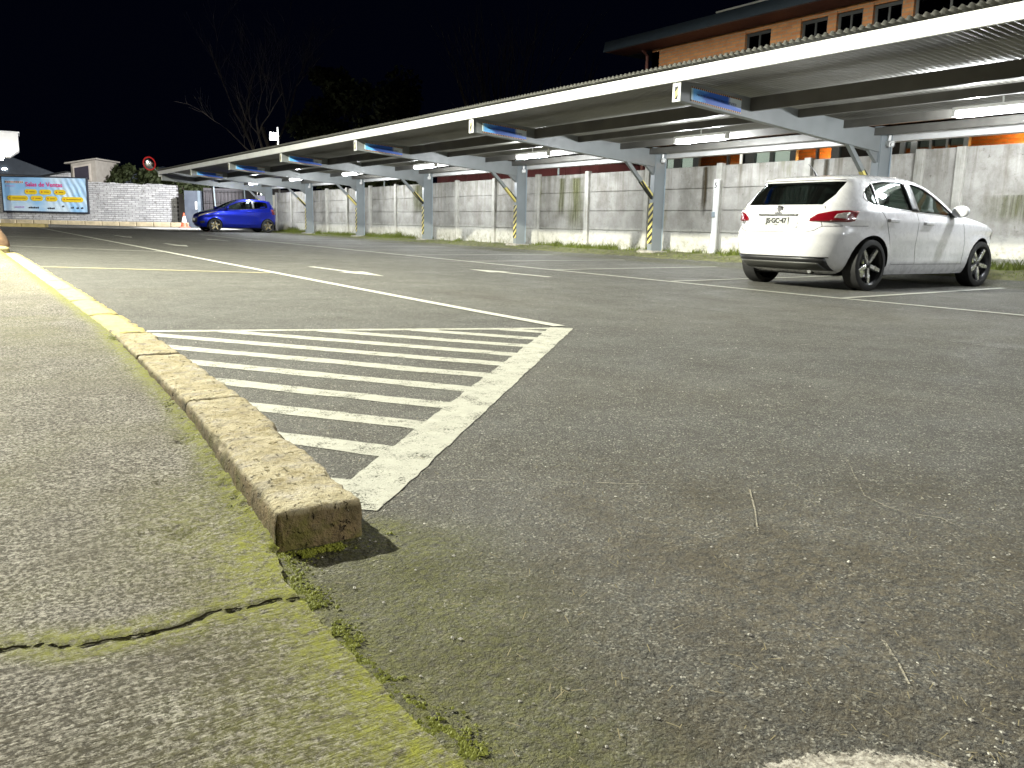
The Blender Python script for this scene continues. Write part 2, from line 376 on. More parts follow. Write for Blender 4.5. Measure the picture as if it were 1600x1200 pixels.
def grid_obj(name, xs, ys, zf, mat, attrs=None, keep=None, **kw):
    X, Y = np.meshgrid(xs, ys); Z = zf(X, Y); n, m = X.shape
    me = bpy.data.meshes.new(name)
    i = np.arange(n*m).reshape(n, m)
    F = np.stack([i[:-1, :-1], i[:-1, 1:], i[1:, 1:], i[1:, :-1]], -1).reshape(-1, 4)
    if keep is not None:
        cx = (X[:-1, :-1]+X[1:, 1:])/2; cy = (Y[:-1, :-1]+Y[1:, 1:])/2; F = F[keep(cx, cy).ravel()]
    me.vertices.add(n*m); me.vertices.foreach_set('co', np.stack([X, Y, Z], -1).astype(np.float32).ravel())
    me.loops.add(len(F)*4); me.loops.foreach_set('vertex_index', F.astype(np.int32).ravel())
    me.polygons.add(len(F)); me.polygons.foreach_set('loop_start', np.arange(0, len(F)*4, 4, dtype=np.int32))
    me.update(calc_edges=True)
    for k_, fn in (attrs or {}).items():
        a = me.attributes.new(k_, 'FLOAT', 'POINT'); a.data.foreach_set('value', fn(X, Y).astype(np.float32).ravel())
    return link(name, me, mat, None, True, **kw)
def steps(*segs):
    out = []
    for a, b, d in segs: out += list(np.arange(a, b-1e-6, d))
    return np.array(out+[segs[-1][1]])
# asphalt
def asph_z(X, Y):
    near = np.clip(1-(np.hypot(X-1, Y-1.5)-2.2)/1.5, 0, 1)
    d = polydist(X, Y, KL)
    z = gz(X, Y)+near*(.0012*fbm(X*34, Y*34, 3)+.004*fbm(X*4, Y*4, 9))
    z += near*np.exp(-(d/.035)**2)*(.006+.008*fbm(X*30, Y*30, 17))*(Y < 1.7)
    return z-.0*X
def a_moss(X, Y):
    d = polydist(X, Y, KL+[(.78, 1.66)])
    m = np.exp(-(d/.06)**2)*1.2+.6*np.exp(-((X-.80)/.16)**2-((Y-1.52)/.10)**2)+.85*np.exp(-((X-.70)/.20)**2-((Y-1.28)/.26)**2)+.75*np.exp(-((X-.62)/.13)**2-((Y-.80)/.3)**2)
    m += .55*np.exp(-((X-12.35)/.28)**2)*(fbm(X*2, Y*.9, 4)*.6+.7)
    return np.clip(m, 0, 1)
def a_dry(X, Y):
    m = np.clip(1.25-(np.hypot((X-1.1)*.75, Y-.75))/1.15, 0, 1)*(.75+.7*fbm(X*2.2, Y*2.2, 21))
    return np.clip(m+.25*np.clip(fbm(X*.9, Y*.9, 5)*2, 0, 1)*(np.hypot(X, Y) < 9), 0, 1)
xs = steps((-300, -60, 60), (-60, -4, 4), (-4, .3, .4), (.3, 2.6, .0115), (2.6, 5, .06), (5, 16, .35), (16, 60, 4), (60, 400, 60))
ys = steps((-200, -20, 30), (-20, 0, 2), (0, .36, .06), (.36, 2.6, .0115), (2.6, 5, .045), (5, 14, .25), (14, 64, 1.), (64, 500, 60))
ground = grid_obj('asphalt_ground', xs, ys, asph_z, M['asphalt'], dict(moss=a_moss, dry=a_dry), kind='structure')
tag(ground, 'worn grey asphalt of the car park with scattered grit and painted markings')
# pavement
def pav_edge(Y): return np.where(Y < 1.63, np.interp(Y, [p[1] for p in KL], [p[0] for p in KL])+.006*fbm(Y*45, Y*0+3, 2), kerb_l(Y)+.01)
def pav_base(Y): return .016+.07*np.clip((Y-1.7)/3.6, 0, 1)
def pav_z(X, Y):
    d = polydist(X, Y, CRACK); dk = polydist(X, Y, [(kerb_l(1.66), 1.66), (kerb_l(3), 3.), (kerb_l(5), 5.)])
    near = np.clip(1-(np.hypot(X-.2, Y-1.5)-2.4)/1.5, 0, 1)
    z = gz(X, Y)+pav_base(Y)+near*(.0026*fbm(X*32, Y*32, 31)+.006*fbm(X*3.3, Y*3.3, 7))
    wc = .0042*(1+.9*fbm(X*14, Y*14, 12)); z -= near*.006*np.exp(-(d/np.maximum(wc, .002))**4)
    z -= .003*(Y < np.interp(X, [p[0] for p in CRACK], [p[1] for p in CRACK]))
    pits = fbm(X*11, Y*11, 44); z -= near*.010*np.clip(pits-.32, 0, 1)*np.exp(-(polydist(X, Y, [(.42, 1.5), (.45, 2.0), (.5, 2.6)])/.13)**2)*6
    z += near*np.exp(-(dk/.03)**2)*.010*(.6+fbm(X*28, Y*28, 8))
    return z
def p_moss(X, Y):
    d = polydist(X, Y, KL); dk = polydist(X, Y, [(kerb_l(1.66), 1.66), (kerb_l(3), 3.), (kerb_l(5), 5.), (kerb_l(16), 16)]); dc = polydist(X, Y, CRACK)
    m = np.exp(-(d/.085)**2)+.95*np.exp(-(dk/.05)**2)+.7*np.exp(-((dc-.02)/.035)**2)*(.7+fbm(X*6, Y*6, 5))+.4*np.exp(-((X-.33)/.15)**2-((Y-.95)/.25)**2)+.35*np.exp(-((X-.42)/.12)**2-((Y-1.75)/.4)**2)
    return np.clip(m+.22*(fbm(X*3, Y*3, 6)+.2), 0, 1)
def p_broom(X, Y):
    yc = np.interp(X, [p[0] for p in CRACK], [p[1] for p in CRACK]); return np.clip(.45+.55*np.clip((yc-Y)/.05+.5, 0, 1), 0, 1)
def p_dirt(X, Y): return .9*np.exp(-(polydist(X, Y, CRACK)/(.0042*(1+.9*fbm(X*14, Y*14, 12))+.0008))**4)
us = np.concatenate([-steps((0, 1.1, .0105), (1.1, 3, .12), (3, 40, 3))[::-1]])   # offset from the edge
ysp = steps((-20, .3, 1.), (.3, 3.4, .0115), (3.4, 6, .08), (6, 17.2, .4))
def ped(X, Y): return X+pav_edge(Y)
X_, Y_ = np.meshgrid(us, ysp); 
def wrap(f): return lambda X, Y: f(ped(X, Y), Y)
pav = grid_obj('pavement', us, ysp, wrap(pav_z), M['pavement'], dict(moss=wrap(p_moss), broom=wrap(p_broom), dirt=wrap(p_dirt)), kind='structure')
co = np.zeros(len(pav.data.vertices)*3, np.float32); pav.data.vertices.foreach_get('co', co); co = co.reshape(-1, 3)
co[:, 0] += pav_edge(co[:, 1]); pav.data.vertices.foreach_set('co', co.ravel()); pav.data.update()
tag(pav, 'cracked concrete pavement with moss growing along its edge')

# ------------------------------------------------------------------ painted markings (parts of the ground)
def sheet(name, poly, mat, parent, z=.005, sub=.5):
    # polygon strip draped on the ground: poly as list of (left,right) pairs
    mb = MB(); rows = []
    for (a, b), (c_, d_) in zip(poly[:-1], poly[1:]):
        L = max(math.dist(a, c_), math.dist(b, d_)); n = max(1, int(L/sub))
        for i in range(n):
            t = i/n; rows.append(((a[0]+(c_[0]-a[0])*t, a[1]+(c_[1]-a[1])*t), (b[0]+(d_[0]-b[0])*t, b[1]+(d_[1]-b[1])*t)))
    rows.append(poly[-1]); vs = []
    for a, b in rows:
        for p in (a, b): vs.append((p[0], p[1], float(asph_z(np.array([p[0]]), np.array([p[1]]))[0])+z if p[0] < 6 and p[1] < 6 else g1(*p)+z))
    mb.add(vs, [(2*i, 2*i+1, 2*i+3, 2*i+2) for i in range(len(rows)-1)])
    me = bpy.data.meshes.new(name); me.from_pydata(mb.v, [], mb.f)
    bm = bmesh.new(); bm.from_mesh(me); bmesh.ops.recalc_face_normals(bm, faces=bm.faces)
    if sum(f.normal.z for f in bm.faces) < 0: bmesh.ops.reverse_faces(bm, faces=bm.faces)
    bm.to_mesh(me); bm.free()
    return link(name, me, mat, parent)
def line(name, a, b, w, mat, parent=ground, z=.005, jag=0, sub=.5):
    d = Vector((b[0]-a[0], b[1]-a[1])).normalized(); n = Vector((-d.y, d.x))*w/2
    P = []; L = math.dist(a, b); m = max(1, int(L/.05)) if jag else 1
    for i in range(m+1):
        t = i/m; c = Vector((a[0]+(b[0]-a[0])*t, a[1]+(b[1]-a[1])*t)); j1 = 1+jag*(rnd.random()-.5); j2 = 1+jag*(rnd.random()-.5)
        P.append((tuple(c+n*j1), tuple(c-n*j2)))
    return sheet(name, P, mat, parent, z, sub)
hatch = empty('hatched_marking'); hatch.parent = ground
line('border_line', (.76, 1.82), (3.53, 4.58), .165, M['paint'], hatch, .0026, .10, .05)
line('edge_line', (1.0, 5.49), (3.5, 4.56), .085, M['paint'], hatch, .0022, .10, .05)
ca, sa = math.cos(R(-55)), math.sin(R(-55))
for i in range(10):
    c0 = 2.17+.34*i
    def at(px, dx, dy):    # hit of the stripe axis with the line through px along (dx,dy)
        nx, ny = .819, .574; t = (c0-nx*px[0]-ny*px[1])/(nx*dx+ny*dy); return (px[0]+dx*t, px[1]+dy*t)
    b = at((.80+.035, 1.86+.0), .707, .707)
    a = at((.76, 1.7), .049, .9988) if c0 < 4.05 else at((1.0, 5.47), 2.5, -.93)
    line('stripe', a, b, .115, M['paint'], hatch, .0018, .10, .05)
line('stripe', (.76, 2.06), (.9, 1.93), .11, M['paint'], hatch, .0018, .12, .05)
line('lane_line', (3.57, 4.66), (3.65, 44.), .10, M['paint_far'], sub=1)
line('lane_line', (8.02, -3), (8.12, 33), .10, M['paint_far'], sub=1)
for i in range(-1, 11):
    y = 5.5+2.62*i; line('bay_line', (8.11, y), (12.15, y+.28), .09, M['paint_far'], z=.007)
line('bay_line', (3.5, 10.79), (1.0, 12.61), .085, M['paint_yellow']); line('bay_line', (3.56, 17.35), (1.1, 20.3), .09, M['paint_far']); line('bay_line', (3.56, 25.1), (1.35, 27.9), .09, M['paint_far'])
def arrow(x0, y0, x1, y1):      # tail -> tip
    d = Vector((x1-x0, y1-y0)); L = d.length; d.normalize(); n = Vector((-d.y, d.x)); o = Vector((x0, y0))
    P = [(o+n*.055, o-n*.055), (o+d*L*.58+n*.055, o+d*L*.58-n*.055), (o+d*(L*.58+.005)+n*.19, o+d*(L*.58+.005)-n*.19), (o+d*L+n*.006, o+d*L-n*.006)]
    sheet('lane_arrow', [(tuple(a), tuple(b)) for a, b in P], M['paint_far'], ground)
arrow(4.55, 12.11, 4.70, 9.9); arrow(6.90, 9.25, 6.74, 11.15); arrow(4.63, 22.4, 4.7, 20.3); arrow(6.94, 25.0, 6.83, 27.2); arrow(4.73, 30.3, 4.8, 27.7)
sm = [(5.5, -1), (5.45, 2.42), (5.47, 3.63), (5.5, 4.41), (5.62, 6.07), (5.58, 7.72), (5.6, 12), (5.55, 20)]
for a, b in zip(sm[:-1], sm[1:]): line('tar_seam', a, b, .011, M['seam'], z=.003, jag=1.5)
pw = [(.858, .616), (.90, .632), (.933, .627), (.955, .60), (.981, .579), (1.0, .56), (1.013, .543), (1.02, .515), (1.009, .49)]
qw = [(.80, .56), (.83, .545), (.85, .53), (.87, .51), (.89, .50), (.90, .48), (.91, .465), (.92, .45), (.93, .44)]
cr = [(x, y) for x, y in CRACK]
def crack_strip():
    pts = []
    for (ax, ay), (bx, by) in zip(cr[:-1], cr[1:]):
        n = max(2, int(math.dist((ax, ay), (bx, by))/.008))
        for i in range(n): pts.append((ax+(bx-ax)*i/n, ay+(by-ay)*i/n+rnd.gauss(0, .0016)))
    pts.append(cr[-1]); X = np.array([p[0] for p in pts]); Y = np.array([p[1] for p in pts]); Zc = pav_z(X, Y)
    vs = []; fs = []
    for i, (x, y) in enumerate(pts):
        w_ = .0022+.0030*abs(float(fbm(np.array([x*17]), np.array([2.]), 5)[0]))*1.6+.0006*rnd.random(); zc = float(np.mean(pav_z(np.array([x, x, x]), np.array([y-.012, y, y+.012]))))+.0008
        vs += [(x, y-w_, zc), (x, y+w_, zc)]
    fs = [(2*i, 2*i+2, 2*i+3, 2*i+1) for i in range(len(pts)-1)]
    me = bpy.data.meshes.new('crack'); me.from_pydata(vs, [], fs); kc = N('crack_dark'); kc.base(kc.mix(kc.noise(60), (.004, .0035, .002), (.012, .011, .006)), 1., spec=0.); return link('crack', me, kc.m, pav)
crack_strip()
M['paint_worn'] = paint('worn_old_paint', (.46, .44, .38), .50)
k = M['paint_worn']; nt = k.node_tree; P_ = nt.nodes['Principled BSDF']
def ragged():
    k = N('ragged_old_paint'); q = k.sep(k.n('ShaderNodeTexCoord').outputs['UV'])
    du = k.math('MULTIPLY', k.math('SUBTRACT', q[0], .5), 2.); dv = k.math('MULTIPLY', k.math('SUBTRACT', q[1], .5), 2.)
    d = k.math('SQRT', k.math('ADD', k.math('MULTIPLY', du, du), k.math('MULTIPLY', dv, dv)))
    e = k.math('ADD', d, k.math('ADD', k.math('MULTIPLY', k.math('SUBTRACT', k.noise(28, 5, .7), .5), .9), k.math('MULTIPLY', k.math('SUBTRACT', k.noise(160, 4, .8), .5), .9)))
    k.l(k.ramp(e, .78, .70, 0, 1), k.p.inputs['Alpha'])
    k.base(k.mix(k.ramp(k.noise(90, 4, .75), .42, .62), (.42, .40, .35), (.16, .145, .12)), .8, spec=.2).bump(k.noise(120, 4, .7), .8, .008); return k.m
n_ = 24; vs = []; fs = []; uvs = []
for a in range(n_+1):
    for b in range(n_+1):
        u, v = a/n_, b/n_; x = .72+.34*u+.10*v-.02; y = .62-.20*u+.085*v-.03
        vs.append((x, y, float(asph_z(np.array([x]), np.array([y]))[0])+.0028)); uvs.append((u, v))
for a in range(n_):
    for b in range(n_): fs.append((a*(n_+1)+b, (a+1)*(n_+1)+b, (a+1)*(n_+1)+b+1, a*(n_+1)+b+1))
me = bpy.data.meshes.new('worn_paint_patch'); me.from_pydata(vs, [], fs); uvl_ = me.uv_layers.new(name='UVMap')
for lp in me.loops: uvl_.data[lp.index].uv = uvs[lp.vertex_index]
link('worn_paint_patch', me, ragged(), ground, True)

# concrete apron under the far end of the shelter
ap = grid_obj('concrete_apron', steps((8.6, 13.8, .5)), steps((40.6, 50.5, .5)), lambda X, Y: gz(X, Y)+.006, plain('pale_apron_concrete', (.36, .35, .32), .8, var=.2, scale=2), kind='structure')
tag(ap, 'pale concrete apron beside the blue car')
# verge
def vz(X, Y): return gz(X, Y)+.012+.05*np.clip((X-12.75)/.5, 0, 1)*(.6+fbm(X*3, Y*2, 3))-.03*(X < 12.75+.12*fbm(Y*1.5, Y*0, 8))
verge = grid_obj('verge', steps((12.5, 13.9, .05)), steps((-9, 42, .12)), vz, M['soil'], kind='structure')
tag(verge, 'mossy soil verge along the concrete wall')

# ------------------------------------------------------------------ kerb stones
kerb = empty('kerb', (0, 0, 0)); tag(kerb, 'weathered concrete kerb with faded yellow paint beside the pavement', 'kerb')
def stone(y0, y1, h, w0, paintv, fine, seed, parent=kerb, fx=None, mat=None):
    d = .013 if fine else .05
    L = y1-y0; ny = max(2, int(L/d)); nx = max(3, int(w0/d)); nzz = max(2, int(h/d))+1
    mb = MB(); bm = bmesh.new(); bmesh.ops.create_cube(bm, size=1)
    bmesh.ops.subdivide_edges(bm, edges=[e for e in bm.edges if abs((e.verts[0].co-e.verts[1].co).y) > .5], cuts=ny-1, use_grid_fill=True)
    bmesh.ops.subdivide_edges(bm, edges=[e for e in bm.edges if abs((e.verts[0].co-e.verts[1].co).x) > .5], cuts=nx-1, use_grid_fill=True)
    bmesh.ops.subdivide_edges(bm, edges=[e for e in bm.edges if abs((e.verts[0].co-e.verts[1].co).z) > .5], cuts=nzz-1, use_grid_fill=True)
    r_ = .015 if fine else .018; base = .05
    hx, hy, hz = w0/2, L/2, (h+base)/2
    for v in bm.verts:
        p = np.array([v.co.x*w0, v.co.y*L, v.co.z*(h+base)])
        inn = np.array([max(-hx+r_, min(hx-r_, p[0])), max(-hy+r_, min(hy-r_, p[1])), max(-9, min(hz-r_, p[2]))])
        dd = p-inn; ln = np.linalg.norm(dd)
        if ln > 1e-9: p = inn+dd/ln*min(ln, r_) if ln > r_ else p
        v.co = p
    vs = np.array([v.co for v in bm.verts]); nrm = []
    bm.normal_update(); N_ = np.array([v.normal for v in bm.verts])
    q = vs+seed*3.1
    dsp = .0034*fbm(q[:, 0]*12+q[:, 2]*7, q[:, 1]*12+q[:, 2]*5, seed)+.0042*fbm(q[:, 0]*45+q[:, 2]*40, q[:, 1]*45, seed+3)
    edge = np.clip((np.abs(vs[:, 0])-hx+.03)/.03, 0, 1)*np.clip((vs[:, 2]-hz+.03)/.03, 0, 1)
    dsp -= edge*.017*np.clip(fbm(q[:, 1]*9, q[:, 0]*0+seed, seed+7)+.1, 0, 1)*2
    vs = vs+N_*dsp[:, None]
    ym = (y0+y1)/2
    xl = fx or (lambda y: float(kerb_l(y)))
    for v, p in zip(bm.verts, vs):
        y = ym+p[1]; v.co = (xl(y)+hx+p[0], y, g1(xl(y), y)+h-hz+p[2])
    me = bpy.data.meshes.new('kerb_stone'); bm.to_mesh(me); bm.free()
    a = me.attributes.new('paint', 'FLOAT', 'POINT'); a.data.foreach_set('value', np.full(len(me.vertices), paintv, np.float32))
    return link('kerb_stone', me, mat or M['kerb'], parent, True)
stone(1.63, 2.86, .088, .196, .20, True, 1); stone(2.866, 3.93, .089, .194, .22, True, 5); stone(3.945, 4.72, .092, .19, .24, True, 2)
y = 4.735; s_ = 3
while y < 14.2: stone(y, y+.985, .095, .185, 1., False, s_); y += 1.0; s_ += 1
# second kerb island with a stump-like rock, farther along
isl = empty('kerb'); tag(isl, 'short kerb island with a brown tree stump on its end', 'kerb')
for i in range(3): stone(16.2+i*1.0, 17.17+i*1.0, .12, .3, .8, False, 40+i, isl, lambda y: .62)
mb = MB(); pr = [(.26, 0), (.25, .08), (.20, .17), (.14, .27), (.09, .31), (.001, .33)]
mb.lathe(pr, 18); me = mb.mesh()
for v in me.vertices:
    f = 1+.22*float(fbm(np.array([v.co.x*7+3]), np.array([v.co.y*7+v.co.z*5]), 3)[0]); v.co = (v.co.x*f, v.co.y*f, v.co.z*f)
o = link('tree_stump', me, plain('brown_stump', (.14, .085, .045), .9, var=.4, scale=9, bump=.8), None, True); o.location = (.72, 17.1, .16); tag(o, 'low brown weathered stump standing on the kerb island', 'stump')
M['kerb_far'] = plain('pale_painted_kerb', (.52, .42, .19), .8, var=.25, scale=3, bump=.3)
M['kerb_far2'] = plain('beige_kerb', (.50, .42, .28), .8, var=.25, scale=3, bump=.3)
far = empty('kerb'); tag(far, 'yellow painted kerb island below the white kiosk', 'kerb')
for i in range(5): 
    a = stone(i*1.0, i*1.0+.98, .16, .55, 1., False, 60+i, far, lambda y: 0., M['kerb_far'])
far.location = (4.0, 44.5, g1(4, 44)); far.rotation_euler = (0, 0, R(68))
# far street kerb
fk = empty('kerb'); tag(fk, 'long pale yellow street kerb in front of the white brick wall', 'kerb')
A = Vector((2.2, 58.6)); B = Vector((12.6, 51.6)); D = (B-A); ang = math.atan2(D.y, D.x); n_ = int(D.length/1.0)
for i in range(n_): stone(i*1.0, i*1.0+.98, .24, .30, .9, False, 80+i, fk, lambda y: 0., M['kerb_far2'])
fk.location = (A.x, A.y, g1(A.x, A.y)-.02); fk.rotation_euler = (0, 0, ang-R(90))
fp = grid_obj('far_pavement', steps((0, 16, 2)), steps((0, 40, 4)), lambda X, Y: X*0, M['pavement'], kind='structure')
fp.location = (A.x-2.5, A.y+2.1, g1(A.x, A.y)+.10); fp.rotation_euler = (0, 0, ang); tag(fp, 'narrow pavement at the foot of the white brick wall')

# ------------------------------------------------------------------ small ground debris, moss tufts, grass
def scatter(name, n, fn, mat, label):
    mb = MB()
    for i in range(n): fn(mb)
    me = bpy.data.meshes.new(name); me.from_pydata(mb.v, [], mb.f); me.update()
    return tag(link(name, me, mat), label, None, None, 'stuff')
def rock(mb, x, y, z, s):
    a = rnd.random()*6.3; e = []
    for dx, dy, dz in ((1, 0, 0), (0, 1, 0), (-1, 0, 0), (0, -1, 0), (0, 0, .7), (0, 0, -.6)):
        q = s*(.6+.8*rnd.random()); e.append((x+(dx*math.cos(a)-dy*math.sin(a))*q, y+(dx*math.sin(a)+dy*math.cos(a))*q, z+dz*q))
    mb.add(e, [(0, 1, 4), (1, 2, 4), (2, 3, 4), (3, 0, 4), (1, 0, 5), (2, 1, 5), (3, 2, 5), (0, 3, 5)])
def grit(mb):
    y = .45+rnd.random()**1.8*6.5; x = .5+rnd.random()*(1+y*.75)
    rock(mb, x, y, .002, .0012+.0035*rnd.random()**3)
scatter('grit', 1500, grit, M['pebble'], 'pale grit scattered over the near asphalt')
def straw(mb):
    y = .45+rnd.random()**1.6*2.2; x = .55+rnd.random()*(.9+y*.9); a = rnd.random()*3.14; L = .003+.011*rnd.random()**2
    c, s = math.cos(a)*L, math.sin(a)*L; w = .0007; z = .004+rnd.random()*.003
    mb.add([(x-c-s*w/L, y-s+c*w/L, z), (x-c+s*w/L, y-s-c*w/L, z), (x+c+s*w/L, y+s-c*w/L, z+.002), (x+c-s*w/L, y+s+c*w/L, z+.002)], [(0, 1, 2, 3)])
scatter('dry_straw', 700, straw, M['dry'], 'dry straw and grass bits lying on the near asphalt')
for pts in ([(2.276, 1.489), (2.1, 1.33), (1.978, 1.226), (1.95, 1.15), (1.94, 1.10), (1.985, 1.021), (1.95, .93)], [(1.754, 1.42), (1.62, 1.29), (1.485, 1.168)], [(1.282, .732), (1.23, .67), (1.183, .626)], [(1.05, 1.93), (1.35, 1.72), (1.62, 1.55)]):
    for a, b in zip(pts[:-1], pts[1:]): line('scratch', a, b, .0035, M['scratch'], z=.0022, jag=1.6, sub=.02)
M_SCR = None
def clod(mb):
    t = rnd.random()
    if t < .55:
        i = rnd.randrange(len(KL)-1); u = rnd.random(); x = KL[i][0]+(KL[i+1][0]-KL[i][0])*u+rnd.gauss(.008, .020); y = KL[i][1]+(KL[i+1][1]-KL[i][1])*u
    elif t < .85:
        y = 1.63+rnd.random()**1.4*3.2; x = float(kerb_l(y))-abs(rnd.gauss(.0, .018))
    else: x = .56+rnd.random()*.22; y = 1.61-abs(rnd.gauss(0, .02))
    s = .0012+.0040*rnd.random()**2.5
    if float(fbm(np.array([x*13.]), np.array([y*13.]), 71)[0]) < -.08+.25*rnd.random(): return
    z = .001+(float(pav_base(np.array(y))) if 1.63 < y else .004)
    rock(mb, x, y, z, s)
scatter('moss_tufts', 14000, clod, M['moss'], 'bright green moss growing along the pavement edge and kerb')
def blade(mb, x, y, z, h, w, lean):
    a = rnd.random()*6.3; dx, dy = math.cos(a)*w, math.sin(a)*w; b = rnd.random()*6.3; lx, ly = math.cos(b)*lean*h, math.sin(b)*lean*h
    mb.add([(x-dx, y-dy, z), (x+dx, y+dy, z), (x+dx*.6+lx*.4, y+dy*.6+ly*.4, z+h*.6), (x-dx*.6+lx*.4, y-dy*.6+ly*.4, z+h*.6), (x+lx, y+ly, z+h)], [(0, 1, 2, 3), (3, 2, 4)])
_gy = np.linspace(0, 45, 3000); _gc = fbm(_gy*.75, _gy*0+1.3, 61)+.5*fbm(_gy*3.1, _gy*0+7.3, 63)
def grass(mb):
    y = 2+rnd.random()*39; 
    cl = float(np.interp(y, _gy, _gc))
    if rnd.random() > .35+cl*1.3: return
    x = 13.74-abs(rnd.gauss(0, .16)); h = (.06+.19*max(0, cl+.35))*(.5+rnd.random())*max(.35, 1-(13.74-x)*2.2)
    blade(mb, x, y, g1(x, y)+.03, h, .006+.005*rnd.random(), .5)
scatter('verge_grass', 34000, grass, M['grass'], 'tufts of green grass at the foot of the concrete wall')
def lowgrass(mb):
    y = 2+rnd.random()*39; x = 12.75+rnd.random()*1.0; blade(mb, x, y, g1(x, y)+.025, .015+.03*rnd.random(), .006, .6)
scatter('short_verge_grass', 9000, lowgrass, M['grass'], 'short thin grass spread over the verge soil')

# ------------------------------------------------------------------ concrete panel wall
wall = empty('concrete_wall', (13.8, 0, 0)); tag(wall, 'stained grey precast concrete panel wall behind the car shelter', 'wall')
posts = [12.58+2.2*i for i in range(-2, 14)]
posts = [y for y in posts]
PM = []
for v in range(4):
    bm = bmesh.new(); bmesh.ops.create_cube(bm, size=1)
    bmesh.ops.scale(bm, vec=(.055, 2.17, .462), verts=bm.verts)
    bmesh.ops.bevel(bm, geom=bm.edges[:], offset=.009, segments=1, affect='EDGES')
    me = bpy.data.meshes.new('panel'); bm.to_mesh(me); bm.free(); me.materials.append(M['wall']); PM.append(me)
for i, y in enumerate(posts[:-1]):
    for j in range(4):
        o = bpy.data.objects.new('panel', PM[(i+j) % 4]); COL.objects.link(o); o.parent = wall
        o.location = (.03+rnd.uniform(-.006, .006), y+1.1, .19+.235+.472*j); o.rotation_euler = (0, R(rnd.uniform(-.6, .6)), R(rnd.uniform(-.12, .12)))
WP = MB().box(-.06, .06, -.075, .075, 0, 1.95).mesh('wall_post'); bm = bmesh.new(); bm.from_mesh(WP); bmesh.ops.bevel(bm, geom=bm.edges[:], offset=.008, segments=1, affect='EDGES'); bm.to_mesh(WP); bm.free(); WP.materials.append(M['wallpost'])
for y in posts+[7.45]:
    o = bpy.data.objects.new('wall_post', WP); COL.objects.link(o); o.parent = wall; o.location = (-.01, y, .16+rnd.uniform(-.01, .02)); o.rotation_euler = (R(rnd.uniform(-.5, .5)), R(rnd.uniform(-.5, .5)), 0)
MB().box(.035, .10, posts[0], posts[-1], .05, 2.04).build('wall_backing', M['wall'], wall)  # added backing, keeps corridor light from leaking through the panel gaps
# plain rendered wall on towards the right
w2 = empty('rendered_wall', (13.8, 0, 0)); tag(w2, 'rough grey rendered wall stained green beside the white hatchback', 'wall')
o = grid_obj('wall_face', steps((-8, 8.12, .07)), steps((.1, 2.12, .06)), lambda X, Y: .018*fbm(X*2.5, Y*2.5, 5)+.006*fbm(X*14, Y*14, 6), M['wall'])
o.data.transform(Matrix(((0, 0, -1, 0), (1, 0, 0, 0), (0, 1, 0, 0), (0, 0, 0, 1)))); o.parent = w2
MB().box(.03, .2, -8, 8.12, .05, 2.10).build('wall_backing', M['wall'], w2)
# dark rust streaks run down the wall as thin stain sheets
def stain(name, col, am):
    k = N(name); uv = k.n('ShaderNodeTexCoord').outputs['UV']; q = k.sep(uv)
    ex = k.ramp(k.math('ABSOLUTE', k.math('SUBTRACT', q[0], .5)), .5, .12); ez = k.math('MULTIPLY', k.ramp(q[1], 0., .35), k.ramp(q[1], 1.0, .97))
    st = k.ramp(k.noise(1., 5, .7, k.mapping(k.pos(), (14, 14, .9))), .32, .58)
    a = k.math('MULTIPLY', k.math('MULTIPLY', ex, ez), k.math('MULTIPLY', st, am))
    k.base(col, .9, spec=.1); k.l(a, k.p.inputs['Alpha']); return k.m
M['stain_dark'] = stain('dark_water_stain', (.06, .048, .028), 1.25); M['stain_dark2'] = stain('brown_water_stain', (.10, .08, .05), .8); M['stain_green'] = stain('green_algae_stain', (.13, .135, .045), .75)
for y, z0, z1, w_, m_ in ((13.0, .95, 2.07, .10, 'stain_dark'), (10.0, 1.2, 2.07, .06, 'stain_dark'), (17.5, .45, 2.0, .42, 'stain_green'), (18.1, .9, 2.0, .2, 'stain_green'), (14.6, .8, 2., .2, 'stain_dark2'), (26.2, 1.0, 2.05, .6, 'stain_green'), (6.3, .9, 1.35, .9, 'stain_green'), (4.6, .8, 1.5, .8, 'stain_green')):
    sm_ = bpy.data.meshes.new('water_stain'); sm_.from_pydata([(0, y-w_, z0), (0, y+w_, z0), (0, y+w_*.9, z1), (0, y-w_*.9, z1)], [], [(0, 3, 2, 1)]); uv_ = sm_.uv_layers.new(name='UVMap')
    for lp in sm_.loops: uv_.data[lp.index].uv = ((0, 0), (1, 0), (1, 1), (0, 1))[lp.vertex_index]
    link('water_stain', sm_, M[m_], wall if y > 8 else w2).location = (-.018 if y > 8 else -.035, 0, 0)

# ------------------------------------------------------------------ car shelter
sh = empty('car_shelter', (0, 0, 0)); tag(sh, 'long steel car shelter with grey cantilever beams and white front edge', 'shelter')
def zroof(X): return 2.70+(X-8.5)*(2.44-2.70)/(13.3-8.5)
YS = [8.63+5.4*i for i in range(-3, 7)]
Y0, Y1 = YS[0]-2.6, YS[-1]+.35
def mk_column():
    mb = MB().box(-.125, .125, -.12, .12, .0, 2.30); return mb.mesh('column')
def bev(me, d, seg=2):
    bm = bmesh.new(); bm.from_mesh(me); bmesh.ops.bevel(bm, geom=bm.edges[:], offset=d, segments=seg, affect='EDGES'); bm.to_mesh(me); bm.free(); return me
cm = bev(MB().box(-.165, .165, -.075, .075, 0, 2.32).mesh('column'), .012)
cm.materials.append(M['column'])
bmz = MB().hexa([(8.5, -.06, 2.43), (13.26, -.06, 2.06), (13.26, .06, 2.06), (8.5, .06, 2.43), (8.5, -.06, 2.695), (13.26, -.06, 2.43), (13.26, .06, 2.43), (8.5, .06, 2.695)]).mesh('beam'); bmz.materials.append(M['beam']); bev(bmz, .006, 1)
epm = bev(MB().box(8.485, 8.5, -.075, .075, 2.42, 2.695).mesh('end_plate'), .003, 1); epm.materials.append(M['steel_white'])
